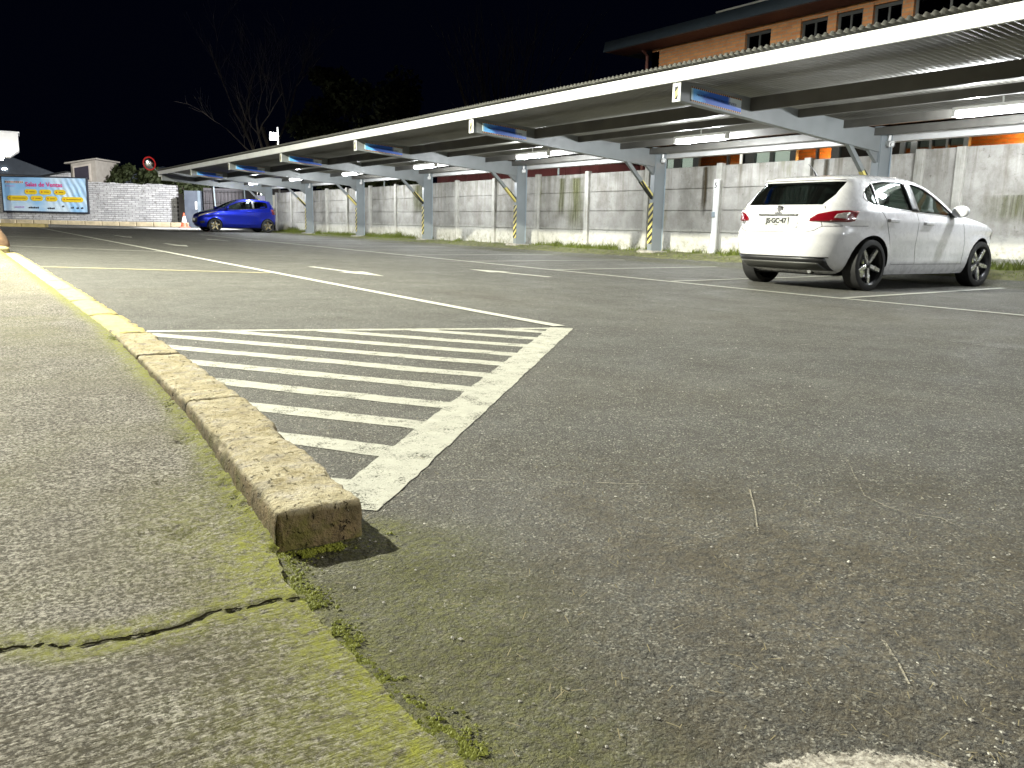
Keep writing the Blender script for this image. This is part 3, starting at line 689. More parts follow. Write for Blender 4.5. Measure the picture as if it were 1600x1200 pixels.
brm = MB().hexa([(13.22, -.035, 1.36), (13.25, -.035, 1.45), (13.25, .035, 1.45), (13.22, .035, 1.36), (12.36, -.035, 2.16), (12.47, -.035, 2.16), (12.47, .035, 2.16), (12.36, .035, 2.16)]).mesh('brace'); brm.materials.append(M['beam'])
btm = MB().hexa([(13.217, -.037, 1.36), (13.253, -.037, 1.45), (13.253, .037, 1.45), (13.217, .037, 1.36), (12.83, -.037, 1.72), (12.90, -.037, 1.77), (12.90, .037, 1.77), (12.83, .037, 1.72)]).mesh('hazard_tape'); btm.materials.append(M['hazard'])
for v in btm.vertices: v.co.x -= .004
gum = MB().prism([(13.25, 2.07), (12.95, 2.09), (13.25, 1.86)], 'y', -.03, .03).mesh('gusset'); gum.materials.append(M['beam'])
foot = bev(MB().box(-.30, .22, -.26, .26, -.16, .075).mesh('footing'), .025, 2)
for v in foot.vertices: v.co += Vector([rnd.uniform(-.02, .02) for _ in range(3)])
foot.materials.append(M['footing'])
tape1 = MB().box(-.1685, -.1662, -.072, .072, .22, 1.12).mesh('hazard_tape'); tape1.materials.append(M['hazard'])
etap = MB().box(8.4815, 8.4835, -.03, .03, 2.45, 2.62).mesh('hazard_tape'); etap.materials.append(M['hazard'])
cond = MB().tube([(.135, -.09, .1), (.135, -.09, 2.2)], .014, 8).mesh('conduit'); cond.materials.append(M['cable'])
boot = bev(MB().box(-.20, -.02, -.22, -.10, .06, .16).mesh('kerb_block'), .015, 2); boot.materials.append(M['footing'])
def child(name, me, parent, loc=(0, 0, 0)):
    o = bpy.data.objects.new(name, me); COL.objects.link(o); o.parent = parent; o.location = loc; return o
for i, y in enumerate(YS):
    zg = .167+.0045*max(0, y-34)
    c_ = child('column', cm, sh, (13.376, y, zg))
    child('footing', foot, c_); child('hazard_tape', tape1, c_); child('conduit', cond, c_)
    b_ = child('beam', bmz, sh, (0, y, 0)); child('end_plate', epm, b_); child('hazard_tape', etap, b_)
    br_ = child('brace', brm, sh, (0, y, 0)); child('hazard_tape', btm, br_); child('gusset', gum, sh, (0, y, 0))
# fascia in lengths
y = Y0
while y < Y1-.1:
    y2 = min(y+5.4, Y1); MB().box(8.44, 8.484, y+.001, y2-.001, 2.675, 2.835).build('fascia', M['steel_white'], sh, bevel=.004, seg=1); y = y2
for X in (9.95, 11.05, 12.2, 13.05):
    zt = zroof(X)-.012
    mb = MB().box(X-.03, X+.03, Y0, Y1, zt-.19 if X < 10.5 else zt-.12, zt); mb.build('purlin', M['purlin'], sh)
mb = MB()   # gutter: U section
for (a, b, c_, d) in ((13.50, 13.515, 2.27, 2.43), (13.50, 13.70, 2.255, 2.27), (13.685, 13.70, 2.27, 2.40), (13.47, 13.515, 2.43, 2.445)): mb.box(a, b, Y0, Y1, c_, d)
mb.build('gutter', M['gutter'], sh)
# end beam + side fascia at the far end
MB().hexa([(8.44, Y1, 2.60), (13.4, Y1, 2.34), (13.4, Y1+.04, 2.34), (8.44, Y1+.04, 2.60), (8.44, Y1, 2.835), (13.4, Y1, 2.56), (13.4, Y1+.04, 2.56), (8.44, Y1+.04, 2.835)]).build('fascia', M['steel_white'], sh)
# corrugated sheets
wv = .09; nw = 12; per = 8; RS = MB(); xsr = [8.36, 9.5, 10.8, 12.2, 13.58]; vs = []; fs = []
cols = nw*per+1
for x in xsr:
    for j in range(cols):
        t = j/per*wv; vs.append((x, t, zroof(x)+.075 + .016*math.sin(2*math.pi*j/per)-(.0 if x > 8.4 else 0)))
for a in range(len(xsr)-1):
    for j in range(cols-1): fs.append((a*cols+j, a*cols+j+1, (a+1)*cols+j+1, (a+1)*cols+j))
zshift = 2.855-(zroof(8.36)+.075-.016)
me = bpy.data.meshes.new('roof_sheet')
vs = [(x, y, z+zshift*max(0, 1-(x-8.36)/.6) if False else z) for x, y, z in vs]
me.from_pydata(vs, [], fs); me.update(); me.shade_smooth(); me.materials.append(M['roof'])
y = Y0; i = 0
while y < Y1:
    child('roof_sheet', me, sh, (0, y, .10 if i % 2 else .098)); y += wv*nw-.0; i += 1
# raised ridge trim just behind the fascia (dark scalloped filler)
MB().box(8.486, 8.53, Y0, Y1, 2.70, 2.83).build('closure_strip', M['purlin'], sh)

# signs hung on the beams
sgm = bpy.data.meshes.new('sign_panel')
sgm.from_pydata([(8.70, 0, 2.446), (9.72, 0, 2.366), (9.72, 0, 2.566), (8.70, 0, 2.636), (8.70, .008, 2.446), (9.72, .008, 2.366), (9.72, .008, 2.566), (8.70, .008, 2.636)], [], [(0, 1, 2, 3), (7, 6, 5, 4), (0, 4, 5, 1), (1, 5, 6, 2), (2, 6, 7, 3), (3, 7, 4, 0)])
uvl = sgm.uv_layers.new(name='UVMap')
for lp in sgm.loops:
    uvl.data[lp.index].uv = ((0, 0), (1, 0), (1, 1), (0, 1))[lp.vertex_index % 4]
sgm.materials.append(M['sign']); sgm.update()
order = ['beside the white hatchback']+['%s sign on from the white hatchback' % w for w in ('first', 'second', 'third', 'fourth')]+['beside the blue car']
for i, y in enumerate(YS[3:9]):
    o = child('blue_sign', sgm, None, (0, y-.0705, 0)); tag(o, 'blue printed sign on shelter beam, '+order[i], 'sign', 'blue signs on the shelter beams')
# led tube lamps
tb = [MB().tube([(0, -.60, 0), (0, .60, 0)], .058, 14).mesh('diffuser'), bev(MB().box(-.05, .05, -.66, .66, .035, .085).mesh('housing'), .006, 1), MB().tube([(0, 0, .08), (0, 0, .17)], .012, 6).mesh('hanger'), MB().box(-.045, .045, .60, .66, -.04, .034).mesh('end_cap'), MB().box(-.045, .045, -.66, -.60, -.04, .034).mesh('end_cap')]
for m_, q in zip(tb, ('tube', 'white_plastic', 'steel_white', 'white_plastic', 'white_plastic')): m_.materials.append(M[q])
lord = ['above the white hatchback']+['%s lamp on from the white hatchback' % w for w in ('first', 'second', 'third', 'fourth', 'fifth')]+['above the blue car', 'second one before the white hatchback', 'first one before the white hatchback']
for i in range(-2, 7):
    y = 5.95+5.4*i; o = empty('tube_lamp', (11.85, y, 2.37)); tag(o, 'lit tube lamp under the shelter roof '+lord[i], 'lamp', 'tube lamps under the shelter')
    for dy in (-.36, .36):
        l_ = bpy.data.lights.new('tube_light', 'POINT'); l_.energy = 30; l_.color = (.93, .97, 1.); l_.shadow_soft_size = .05; lo_ = bpy.data.objects.new('tube_light', l_); COL.objects.link(lo_); lo_.parent = o; lo_.location = (0, dy, -.12)
    for m_, q in zip(tb, ('diffuser', 'housing', 'hanger', 'end_cap', 'end_cap')): child(q, m_, o)
# security cameras on the columns
cb = bev(MB().box(-.05, .05, -.16, 0, -.045, .045).mesh('body'), .015, 2); cb.materials.append(M['white_plastic'])
cl = MB().lathe([(.001, 0), (.032, 0), (.036, .012), (.036, .03)], 16, Matrix.Translation((0, -.155, 0))@Matrix.Rotation(R(90), 4, 'X')).mesh('lens'); cl.materials.append(M['black'])
cbk = MB().box(-.02, .02, -.03, .01, .04, .13).mesh('bracket'); cbk.materials.append(M['white_plastic'])
for i, y in enumerate(YS[3:9]):
    o = empty('security_camera', (13.40, y-.09, 2.22)); o.rotation_euler = (R(12), 0, R(-32)); tag(o, 'white security camera on shelter column, '+['right behind the white hatchback', 'first', 'second', 'third', 'fourth', 'fifth'][i]+('' if i == 0 else ' one on from the white hatchback'), 'camera', 'security cameras on the columns')
    child('body', cb, o); child('lens', cl, o); child('bracket', cbk, o)
# white bay-number post
o = empty('number_post', (13.62, 12.5, .15)); tag(o, 'white bay number post with plate 5 against the concrete wall', 'post')
MB().box(-.03, .03, -.06, .06, 0, 1.62).build('post', M['white_plastic'], o, bevel=.006, seg=1)
MB().box(-.09, .07, -.13, .10, -.01, .03).build('base_plate', M['white_plastic'], o, bevel=.006, seg=1)
MB().box(-.06, -.035, -.03, .05, .84, .95).build('bracket', M['cable'], o, bevel=.006, seg=1)
pl = MB().box(-.036, -.031, -.058, .058, 1.40, 1.60).build('plate', M['white_plastic'], o)
link('numeral', text_mesh('5', .15, frame((-.038, 0, 1.49), (0, -1, 0), (0, 0, 1)), .003), M['black'], pl)

# ------------------------------------------------------------------ cars
def pchip(xs, ys):
    xs = np.array(xs, float); ys = np.array(ys, float); h = np.diff(xs); d = np.diff(ys)/h; m = np.zeros(len(xs))
    for i in range(1, len(xs)-1):
        if d[i-1]*d[i] > 0: w1 = 2*h[i]+h[i-1]; w2 = h[i]+2*h[i-1]; m[i] = (w1+w2)/(w1/d[i-1]+w2/d[i])
    m[0] = d[0]; m[-1] = d[-1]
    def f(x):
        x = np.clip(x, xs[0], xs[-1]); i = np.clip(np.searchsorted(xs, x)-1, 0, len(h)-1); t = (x-xs[i])/h[i]
        return (2*t**3-3*t**2+1)*ys[i]+(t**3-2*t**2+t)*h[i]*m[i]+(-2*t**3+3*t**2)*ys[i+1]+(t**3-t**2)*h[i]*m[i+1]
    return f
class Car:
    def __init__(s, P):
        s.P = P; s.xr = pchip(*zip(*P['rear'])); s.xf = pchip(*zip(*P['front'])); s.w = pchip(*zip(*P['width']))
        s.nr = pchip(*zip(*P['nr'])); s.nf = pchip(*zip(*P['nf'])); s.z0 = P['width'][0][0]; s.z1 = P['width'][-1][0]
    def slice(s, z, n):       # half outline, rear centre -> side -> front centre, y>=0
        a = (s.xf(z)-s.xr(z))/2; xc = (s.xf(z)+s.xr(z))/2; w = s.w(z); out = []
        for N_, sg in ((s.nr(z), -1), (s.nf(z), 1)):
            t = np.linspace(0, math.pi/2, 1500)**1.0; t = (1-np.cos(t*2))/2*math.pi/2; t = t**1.6/(math.pi/2)**.6
            c = np.cos(t); si = np.sin(t)
            x = xc+sg*a*np.abs(c)**(2/N_); y = w*np.abs(si)**(2/N_)
            L = np.r_[0, np.cumsum(np.hypot(np.diff(x), np.diff(y)))]; q = np.linspace(0, L[-1], n)
            x, y = np.interp(q, L, x), np.interp(q, L, y)
            out.append((x, y) if sg < 0 else (x[::-1][1:], y[::-1][1:]))
        x = np.r_[out[0][0], out[1][0]]; y = np.r_[out[0][1], out[1][1]]; y[0] = y[-1] = 0
        return x, y
    def ys(s, x, z):
        a = (s.xf(z)-s.xr(z))/2; xc = (s.xf(z)+s.xr(z))/2; n = s.nr(z) if x < xc else s.nf(z)
        q = 1-min(1, abs((x-xc)/a))**n; y = s.w(z)*max(q, 0)**(1/n)
        return y+s.sculpt(x, z)
    def sculpt(s, x, z):
        P = s.P; d = 0.
        for wx in P['wheels']:
            rr = math.hypot(x-wx, z-P['wr']); d += .016*math.exp(-((rr-P['arch']-.01)/.045)**2)*(z > .2)
        mid = math.exp(-((x-sum(P['wheels'])/2)/(.9))**4)
        d -= mid*.010*math.exp(-((z-.56)/.14)**2); d += mid*.010*math.exp(-((z-.34)/.05)**2)
        d += .007*math.exp(-((z-P['crease'])/.03)**2)*(.8 if x < P['L']-.6 else .2)
        return d
    def rear(s, t, z, off=0.):   # t signed arc length from the rear centre
        x, y = s.slice(float(z), 160); L = np.r_[0, np.cumsum(np.hypot(np.diff(x), np.diff(y)))]; a = abs(t)
        X = np.interp(a, L, x); Y = np.interp(a, L, y); X2 = np.interp(a+.01, L, x); Y2 = np.interp(a+.01, L, y)
        tx, ty = X2-X, Y2-Y; l = math.hypot(tx, ty) or 1; nx, ny = -ty/l, tx/l
        if a > .7: Y += s.sculpt(X, z)
        return (X+nx*off, (Y+ny*off)*(1 if t >= 0 else -1), z)
    def side(s, sg):
        def f(x, z, off=0.): return (x, sg*(s.ys(x, z)+off), z)
        return f
    def front(s, t, z, off=0.):
        x, y = s.slice(float(z), 160); x = x[::-1]; y = y[::-1]; L = np.r_[0, np.cumsum(np.hypot(np.diff(x), np.diff(y)))]; a = abs(t)
        X = np.interp(a, L, x); Y = np.interp(a, L, y); X2 = np.interp(a+.01, L, x); Y2 = np.interp(a+.01, L, y)
        tx, ty = X2-X, Y2-Y; l = math.hypot(tx, ty) or 1; nx, ny = ty/l, -tx/l
        return (X-ny*0+abs(nx)*off, (Y+abs(ny)*off)*(1 if t >= 0 else -1), z)
    def body(s, inset=0., z0=None, z1=None, xl=None):
        nq = 46; t = np.linspace(0, 1, 60); z0 = s.z0 if z0 is None else z0; z1 = s.z1 if z1 is None else z1
        zz = np.unique(np.r_[np.linspace(z0, z1-.09, 58), z1-.09*(1-np.linspace(0, 1, 14))**2])
        vs = []; m = None
        for z in zz:
            if inset:
                sv = (s.xr, s.xf, s.w)
                lo = z < s.P['belt']+.01
                s.xr = lambda q: (s.P['cab'][0] if lo else sv[0](q)+inset*1.5); s.xf = lambda q: (s.P['cab'][1] if lo else sv[1](q)-inset*1.3); s.w = lambda q: sv[2](q)-inset
                x, y = s.slice(z, nq//2); s.xr, s.xf, s.w = sv
            else:
                x, y = s.slice(z, nq); y = y+np.array([s.sculpt(a, z) if 0 < i < len(x)-1 else 0 for i, a in enumerate(x)])*np.clip(y/ max(.001, s.w(z)), 0, 1)**6
            x_ = np.r_[x, x[-2:0:-1]]; y_ = np.r_[y, -y[-2:0:-1]]; m = len(x_)
            vs += [(a, b, z) for a, b in zip(x_, y_)]
        fs = []
        for i in range(len(zz)-1):
            for j in range(m): fs.append((i*m+j, i*m+(j+1) % m, (i+1)*m+(j+1) % m, (i+1)*m+j))
        fs += [tuple(range(m))[::-1], tuple(range((len(zz)-1)*m, len(zz)*m))]
        return MB().add(vs, fs)
def resample(pts, n):
    p = np.array(pts, float); L = np.r_[0, np.cumsum(np.hypot(*np.diff(p, axis=0).T))]; q = np.linspace(0, L[-1], n)
    return np.stack([np.interp(q, L, p[:, 0]), np.interp(q, L, p[:, 1])], -1)
def patch(lo, hi, nu, nv, f, off, thick=.008):
    a = resample(lo, nu+1); b = resample(hi, nu+1); mb = MB(); vs = []
    for j in range(nv+1):
        for i in range(nu+1):
            q = a[i]+(b[i]-a[i])*j/nv; vs.append(f(q[0], q[1], off))
    n = nu+1; fs = [(j*n+i, j*n+i+1, (j+1)*n+i+1, (j+1)*n+i) for j in range(nv) for i in range(nu)]
    ring = [i for i in range(n)]+[j*n+nu for j in range(1, nv+1)]+[nv*n+i for i in range(nu-1, -1, -1)]+[j*n for j in range(nv-1, 0, -1)]
    b0 = len(vs)
    for r_ in ring:
        j, i = divmod(r_, n); q = a[i]+(b[i]-a[i])*j/nv; vs.append(f(q[0], q[1], off-thick))
    m = len(ring); fs += [(ring[k_], b0+k_, b0+(k_+1) % m, ring[(k_+1) % m]) for k_ in range(m)]
    return MB().add(vs, fs)
def strip(pts, w, f, off, thick=.004):
    p = np.array(pts, float); n = max(4, int(np.hypot(*np.diff(p, axis=0).T).sum()/.03)); p = resample(pts, n)
    d = np.gradient(p, axis=0); d /= np.linalg.norm(d, axis=1)[:, None]+1e-9; nr = np.stack([-d[:, 1], d[:, 0]], -1)
    return patch(p-nr*w/2, p+nr*w/2, n-1, 1, f, off, thick)
def boolean(me, cut):
    a = bpy.data.objects.new('a', me); b = bpy.data.objects.new('b', cut); COL.objects.link(a); COL.objects.link(b)
    md = a.modifiers.new('b', 'BOOLEAN'); md.operation = 'DIFFERENCE'; md.solver = 'EXACT'; md.object = b
    try: md.material_mode = 'TRANSFER'
    except Exception: pass
    dg = bpy.context.evaluated_depsgraph_get(); out = bpy.data.meshes.new_from_object(a.evaluated_get(dg))
    bpy.data.objects.remove(a); bpy.data.objects.remove(b); return out
def cyl_y(mb, x, z, r_, y0, y1, n=40): return mb.prism([(x+r_*math.cos(2*math.pi*k_/n), z+r_*math.sin(2*math.pi*k_/n)) for k_ in range(n)], 'y', y0, y1)
def make_wheel(parent, loc, r_, w, side, spoke_mat, nsp=5, rot=.3):
    wh = empty('wheel', loc); wh.parent = parent
    Mx = Matrix.Rotation(R(-90)*side, 4, 'X')      # local z -> outward
    rr = r_*.745; h = w/2
    ty = MB().lathe([(rr, -h*.8), (rr+.012, -h*.98), (r_*.9, -h), (r_*.985, -h*.86), (r_, -h*.55), (r_, h*.55), (r_*.985, h*.86), (r_*.9, h), (rr+.012, h*.98), (rr, h*.8)], 48, Mx, True); ty.build('tyre', M['rubber'], wh, 40)
    rm = MB().lathe([(rr, h*.86), (rr*.97, h*.80), (rr*.93, h*.55), (rr*.9, -h*.7), (rr*.2, -h*.3), (.001, -h*.3)], 40, Mx).build('rim', M['rim_dark'], wh, 40)
    MB().lathe([(rr*.66, -h*.15), (rr*.66, -h*.05), (.02, -h*.05)], 32, Mx).build('brake_disc', M['chrome'], wh, 40)
    sp = MB()
    for k_ in range(nsp):
        t = rot+2*math.pi*k_/nsp; Rz = Mx@Matrix.Rotation(t, 4, 'Z')
        for dt in (0,):
            w0, w1 = rr*.10, rr*.165
            q = [(rr*.12, -w0, h*.30), (rr*.95, -w1*.55, h*.52), (rr*.95, w1*.55, h*.52), (rr*.12, w0, h*.30), (rr*.12, -w0*.8, h*.62), (rr*.95, -w1*.35, h*.84), (rr*.95, w1*.35, h*.84), (rr*.12, w0*.8, h*.62)]
            q[1] = (rr*.55, -w1, h*.45); q[2] = (rr*.55, w1, h*.45); q[5] = (rr*.55, -w1*.75, h*.74); q[6] = (rr*.55, w1*.75, h*.74)
            sp.hexa([Rz@Vector(p) for p in q])
            q2 = [q[1], (rr*.965, -w1*.70, h*.52), (rr*.965, w1*.70, h*.52), q[2], q[5], (rr*.965, -w1*.55, h*.82), (rr*.965, w1*.55, h*.82), q[6]]
            sp.hexa([Rz@Vector(p) for p in q2])
    sp.build('spokes', spoke_mat, rm, bevel=.004, seg=1)
    MB().lathe([(.001, h*.70), (rr*.13, h*.69), (rr*.17, h*.62), (rr*.17, h*.3)], 20, Mx).build('hub_cap', M['rim_dark'], rm, 40)
    return wh
def make_car(name, P):
    c = Car(P); root = empty(name); L = P['L']; pm = P['paint']
    me = c.body().mesh('body'); me.materials.append(pm)
    cav = c.body(P['shell'], P['floor'], c.z1-.045).mesh('cav'); cav.materials.append(M['cabin']); me = boolean(me, cav)
    mb = MB()
    for poly in P['win_side']: mb.prism(poly, 'y', -1.3, 1.3)
    q = mb.mesh(); q.materials.append(M['black']); me = boolean(me, q)
    mb = MB().prism(P['win_rear'], 'x', -.4, 1.1).prism(P['win_front'], 'x', 1.75, L)
    q = mb.mesh(); q.materials.append(M['black']); me = boolean(me, q)
    mb = MB()
    for wx in P['wheels']:
        for sg in (-1, 1): cyl_y(mb, wx, P['wr']+.012, P['arch'], sg*.52, sg*1.2)
    q = mb.mesh(); q.materials.append(M['dark']); me = boolean(me, q)
    link('body', me, None, root, 32)
    # glass
    def ruled(poly):      # poly: first half bottom (rear->front) second half top (front->rear)
        return poly
    for lo, hi, m in P['glass_side']:
        for sg in (-1, 1): patch(lo, hi, 18, 8, c.side(sg), -.012, .003).build('window', M[m], root, True)
    lo, hi = P['glass_rear']; patch(lo, hi, 24, 8, c.rear, -.012, .003).build('rear_window', M['glass_dark'], root, True)
    lo, hi = P['glass_front']; patch(lo, hi, 24, 8, c.front, -.012, .003).build('windscreen', M['glass'], root, True)
    for pts in P['trim']:
        for sg in (-1, 1): strip(pts, .009, c.side(sg), .003).build('window_trim', P['trim_mat'], root, True)
    for pts in P['pillar']:
        for sg in (-1, 1): patch(pts[0], pts[1], 3, 8, c.side(sg), .006, .02).build('pillar_cover', M['black'], root, True)
    for pts in P['seams']:
        for sg in (-1, 1): strip(pts, .006, c.side(sg), .0012).build('door_seam', M['dark'], root)
    for pts in P['rear_seams']: strip(pts, .007, c.rear, .0012).build('tailgate_seam', M['dark'], root)
    for wx in P['wheels']:
        for sg in (-1, 1): make_wheel(root, (wx, sg*P['track'], P['wr']), P['wr'], P['tw'], sg, P['spoke'], rot=P.get('rot', .3)+wx)
    # under tray, seats
    MB().box(.45, L-.5, -.62, .62, .17, .30).build('underbody', M['dark'], root, bevel=.03)
    for sx, sy in ((P['seat'], .36), (P['seat'], -.36)):
        st = MB().box(sx-.25, sx+.25, sy-.24, sy+.24, .45, .60).hexa([(sx-.36, sy-.23, .58), (sx-.22, sy-.23, .55), (sx-.22, sy+.23, .55), (sx-.36, sy+.23, .58), (sx-.50, sy-.2, 1.06), (sx-.41, sy-.2, 1.06), (sx-.41, sy+.2, 1.06), (sx-.50, sy+.2, 1.06)]).build('seat', M['seat'], root, bevel=.03)
        MB().box(sx-.52, sx-.43, sy-.12, sy+.12, 1.09, 1.25).build('headrest', M['seat'], st, bevel=.03)
    rb = P['seat']-.95
    MB().hexa([(rb, -.58, .5), (rb+.14, -.58, .5), (rb+.14, .58, .5), (rb, .58, .5), (rb-.14, -.56, 1.02), (rb-.04, -.56, 1.02), (rb-.04, .56, 1.02), (rb-.14, .56, 1.02)]).build('rear_seat', M['seat'], root, bevel=.03)
    # mirrors, handles
    mx, mz = P['mirror']
    for sg in (-1, 1):
        yb = c.ys(mx, mz)*sg
        m_ = MB(); bm = bmesh.new(); bmesh.ops.create_uvsphere(bm, u_segments=20, v_segments=12, radius=1)
        for v in bm.verts:
            x, y, z = v.co; x = max(-.45, x)
            v.co = (mx-.02+x*.085, yb+sg*(.135+y*sg*.115), mz+.055+z*.075-(.01 if z < 0 else 0))
        me = bpy.data.meshes.new('mirror'); bm.to_mesh(me); bm.free()
        mo = link('mirror', me, pm, root, True)
        MB().hexa([(mx-.05, yb-sg*.03, mz-.03), (mx+.07, yb-sg*.03, mz-.03), (mx+.04, yb+sg*.17, mz-.015), (mx-.04, yb+sg*.17, mz-.015), (mx-.05, yb-sg*.03, mz+.03), (mx+.07, yb-sg*.03, mz+.03), (mx+.04, yb+sg*.17, mz+.035), (mx-.04, yb+sg*.17, mz+.035)]).build('mirror_foot', M['black'], mo, bevel=.008)
        for hx, hz in P['handles']:
            y = c.ys(hx, hz)*sg
            MB().hexa([(hx-.115, y-sg*.01, hz-.022), (hx+.115, y-sg*.01, hz-.022), (hx+.10, y+sg*.034, hz-.016), (hx-.10, y+sg*.034, hz-.016), (hx-.115, y-sg*.01, hz+.024), (hx+.115, y-sg*.01, hz+.024), (hx+.10, y+sg*.034, hz+.018), (hx-.10, y+sg*.034, hz+.018)]).build('door_handle', pm, root, bevel=.008)
    return root, c

# --- white hatchback
z = lambda *a: list(a)
bot = [(.86, 1.055), (1.3, 1.015), (1.9, .985), (2.5, .955), (2.90, .94)]
top = [(.80, 1.20), (.95, 1.315), (1.25, 1.352), (1.7, 1.358), (2.1, 1.325), (2.45, 1.19), (2.90, .96)]
def topz(x): return float(np.interp(x, [.70, .80, .95, 1.25, 1.7, 1.95, 2.15, 2.35, 2.55, 2.70], [1.14, 1.25, 1.315, 1.352, 1.36, 1.342, 1.285, 1.185, 1.065, .965]))
def botz(x): return float(np.interp(x, [.70, .86, 1.3, 1.9, 2.5, 2.72], [1.12, 1.06, 1.02, .985, .958, .95]))
def seg(a, b, f, n=9): return [(x, f(x)) for x in np.linspace(a, b, n)]
def winpoly(a, b, e=0.):
    return seg(a, b, lambda x: botz(x)+e)+seg(b, a, lambda x: max(topz(x)-e, botz(x)+e+.004))
PW = dict(L=4.25, paint=M['car_white'], wheels=(.80, 3.42), wr=.316, arch=.352, track=.785, tw=.22, spoke=M['rim'], shell=.055, floor=.40, belt=.96, cab=(.62, 3.0), crease=.86, seat=2.15,
  rear=[(.19, .34), (.25, .16), (.33, .07), (.45, .02), (.58, 0), (.68, .0), (.74, .03), (.78, .055), (.88, .07), (.97, .10), (1.04, .15), (1.12, .25), (1.22, .36), (1.32, .46), (1.36, .44), (1.385, .47), (1.41, .62), (1.435, .90), (1.45, 1.25), (1.457, 1.62)],
  front=[(.19, 4.05), (.28, 4.19), (.45, 4.25), (.58, 4.245), (.68, 4.20), (.75, 4.11), (.80, 3.98), (.85, 3.78), (.90, 3.52), (.94, 3.28), (.97, 3.10), (1.03, 2.96), (1.12, 2.80), (1.22, 2.62), (1.31, 2.43), (1.37, 2.27), (1.41, 2.12), (1.44, 1.95), (1.457, 1.74)],
  width=[(.19, .80), (.26, .845), (.36, .875), (.5, .892), (.65, .90), (.80, .900), (.88, .888), (.95, .862), (1.02, .825), (1.12, .775), (1.22, .725), (1.31, .675), (1.37, .625), (1.41, .565), (1.435, .48), (1.45, .36), (1.457, .18)],
  nr=[(.19, 4.2), (.5, 4.6), (.8, 4.6), (1.0, 5.), (1.2, 6.5), (1.35, 7.5), (1.41, 5), (1.457, 3)],
  nf=[(.19, 3.6), (.5, 3.8), (.7, 4.2), (.8, 6.5), (.93, 9), (1.0, 6), (1.2, 6.5), (1.4, 6.), (1.45, 4), (1.457, 3)],
  win_side=[winpoly(.76, .95), winpoly(.98, 1.66), winpoly(1.82, 2.64)],
  win_rear=[(-.56, 1.035), (.56, 1.035), (.61, 1.16), (.61, 1.325), (-.61, 1.325), (-.61, 1.16)],
  win_front=[(-.66, 1.02), (.66, 1.02), (.50, 1.375), (-.50, 1.375)],
  glass_side=[(seg(.74, .965, lambda x: botz(x)-.012), seg(.74, .965, lambda x: topz(x)+.012), 'glass_dark'), (seg(.965, 1.68, lambda x: botz(x)-.012), seg(.965, 1.68, lambda x: topz(x)+.012), 'glass'), (seg(1.80, 2.68, lambda x: botz(x)-.012), seg(1.80, 2.68, lambda x: topz(x)+.014), 'glass')],
  glass_rear=([(-.60, 1.02), (.60, 1.02)], [(-.67, 1.335), (.67, 1.335)]), glass_front=([(-.70, 1.00), (.70, 1.00)], [(-.54, 1.39), (.54, 1.39)]),
  trim=[seg(.74, 2.70, lambda x: botz(x)-.008, 20)+[], seg(.74, 2.70, lambda x: topz(x)+.010, 30), [(.735, 1.10), (.70, 1.135), (.745, 1.20)], [(.965, 1.055), (.955, 1.31)]], trim_mat=M['chrome'],
  pillar=[([(1.655, .998), (1.825, .99)], [(1.655, 1.352), (1.825, 1.350)])],
  seams=[[(1.75, .98), (1.74, .80), (1.73, .55), (1.76, .33)], [(2.78, .935), (2.86, .80), (2.93, .6), (2.93, .45), (2.92, .33)], [(.93, 1.04), (1.02, .92), (1.09, .75), (1.15, .60), (1.20, .42), (1.25, .33)], [(1.25, .325), (2.95, .32)], [(.70, .79), (.42, .785)]],
  rear_seams=[[(-.88, .785), (-.62, .775), (-.56, .725), (-.45, .70), (.45, .70), (.56, .725), (.62, .775), (.88, .785)], [(-.63, .775), (-.60, .86)], [(.63, .775), (.60, .86)], [(-.62, .990), (-.60, 1.02)], [(.62, .990), (.60, 1.02)], [(-.64, 1.345), (.64, 1.345)]],
  mirror=(2.58, .965), handles=[(1.17, .865), (1.97, .845)], rot=.15)
car, cs = make_car('white_hatchback', PW)
tag(car, 'white five-door hatchback parked nose to the wall under the shelter', 'car')
# rear lamps, plate, badge, diffuser
for sg in (-1, 1):
    lo = [(sg*.47, .836), (sg*.60, .832), (sg*.80, .832), (sg*.94, .832), (sg*1.02, .845)]; hi = [(sg*.475, .872), (sg*.56, .925), (sg*.74, .965), (sg*.92, .975), (sg*1.08, .965)]
    t = patch(lo, hi, 26, 6, cs.rear, .010, .03).build('tail_lamp', M['lamp_red'], car, True)
    lo = [(sg*.745, .878), (sg*.80, .875), (sg*.90, .872)]; hi = [(sg*.775, .925), (sg*.85, .942), (sg*.945, .945)]
    patch(lo, hi, 10, 4, cs.rear, .013, .01).build('reverse_lamp', M['lamp_clear'], t, True)
    lo = [(sg*.70, .842), (sg*1.0, .845)]; hi = [(sg*.74, .868), (sg*1.0, .862)]
    patch(lo, hi, 10, 2, cs.rear, .013, .01).build('lamp_stripe', plain('dark_red_lens', (.10, .004, .008), .15, coat=1), t, True)
patch([(-.72, .235), (.72, .235)], [(-.70, .395), (.70, .395)], 30, 4, cs.rear, .006, .03).build('diffuser', M['black'], car, True)
patch([(-.66, .245), (.66, .245)], [(-.60, .335), (.60, .335)], 30, 4, cs.rear, .012, .02).build('diffuser_insert', plain('grey_diffuser', (.05, .05, .045), .5), car, True)
strip([(-.74, .40), (.74, .40)], .012, cs.rear, .010).build('bumper_trim', M['black'], car)
strip([(-.30, .912), (.30, .912)], .018, cs.rear, .016, .014).build('chrome_strip', plain('grey_metal_strip', (.16, .165, .16), .3, .7), car, True)
patch([(-.33, .745), (.33, .745)], [(-.29, .895), (.29, .895)], 20, 3, cs.rear, .0016, .004).build('plate_recess', M['car_white'], car, True)
pp = cs.rear(0, .83); py = pp[0]-.016
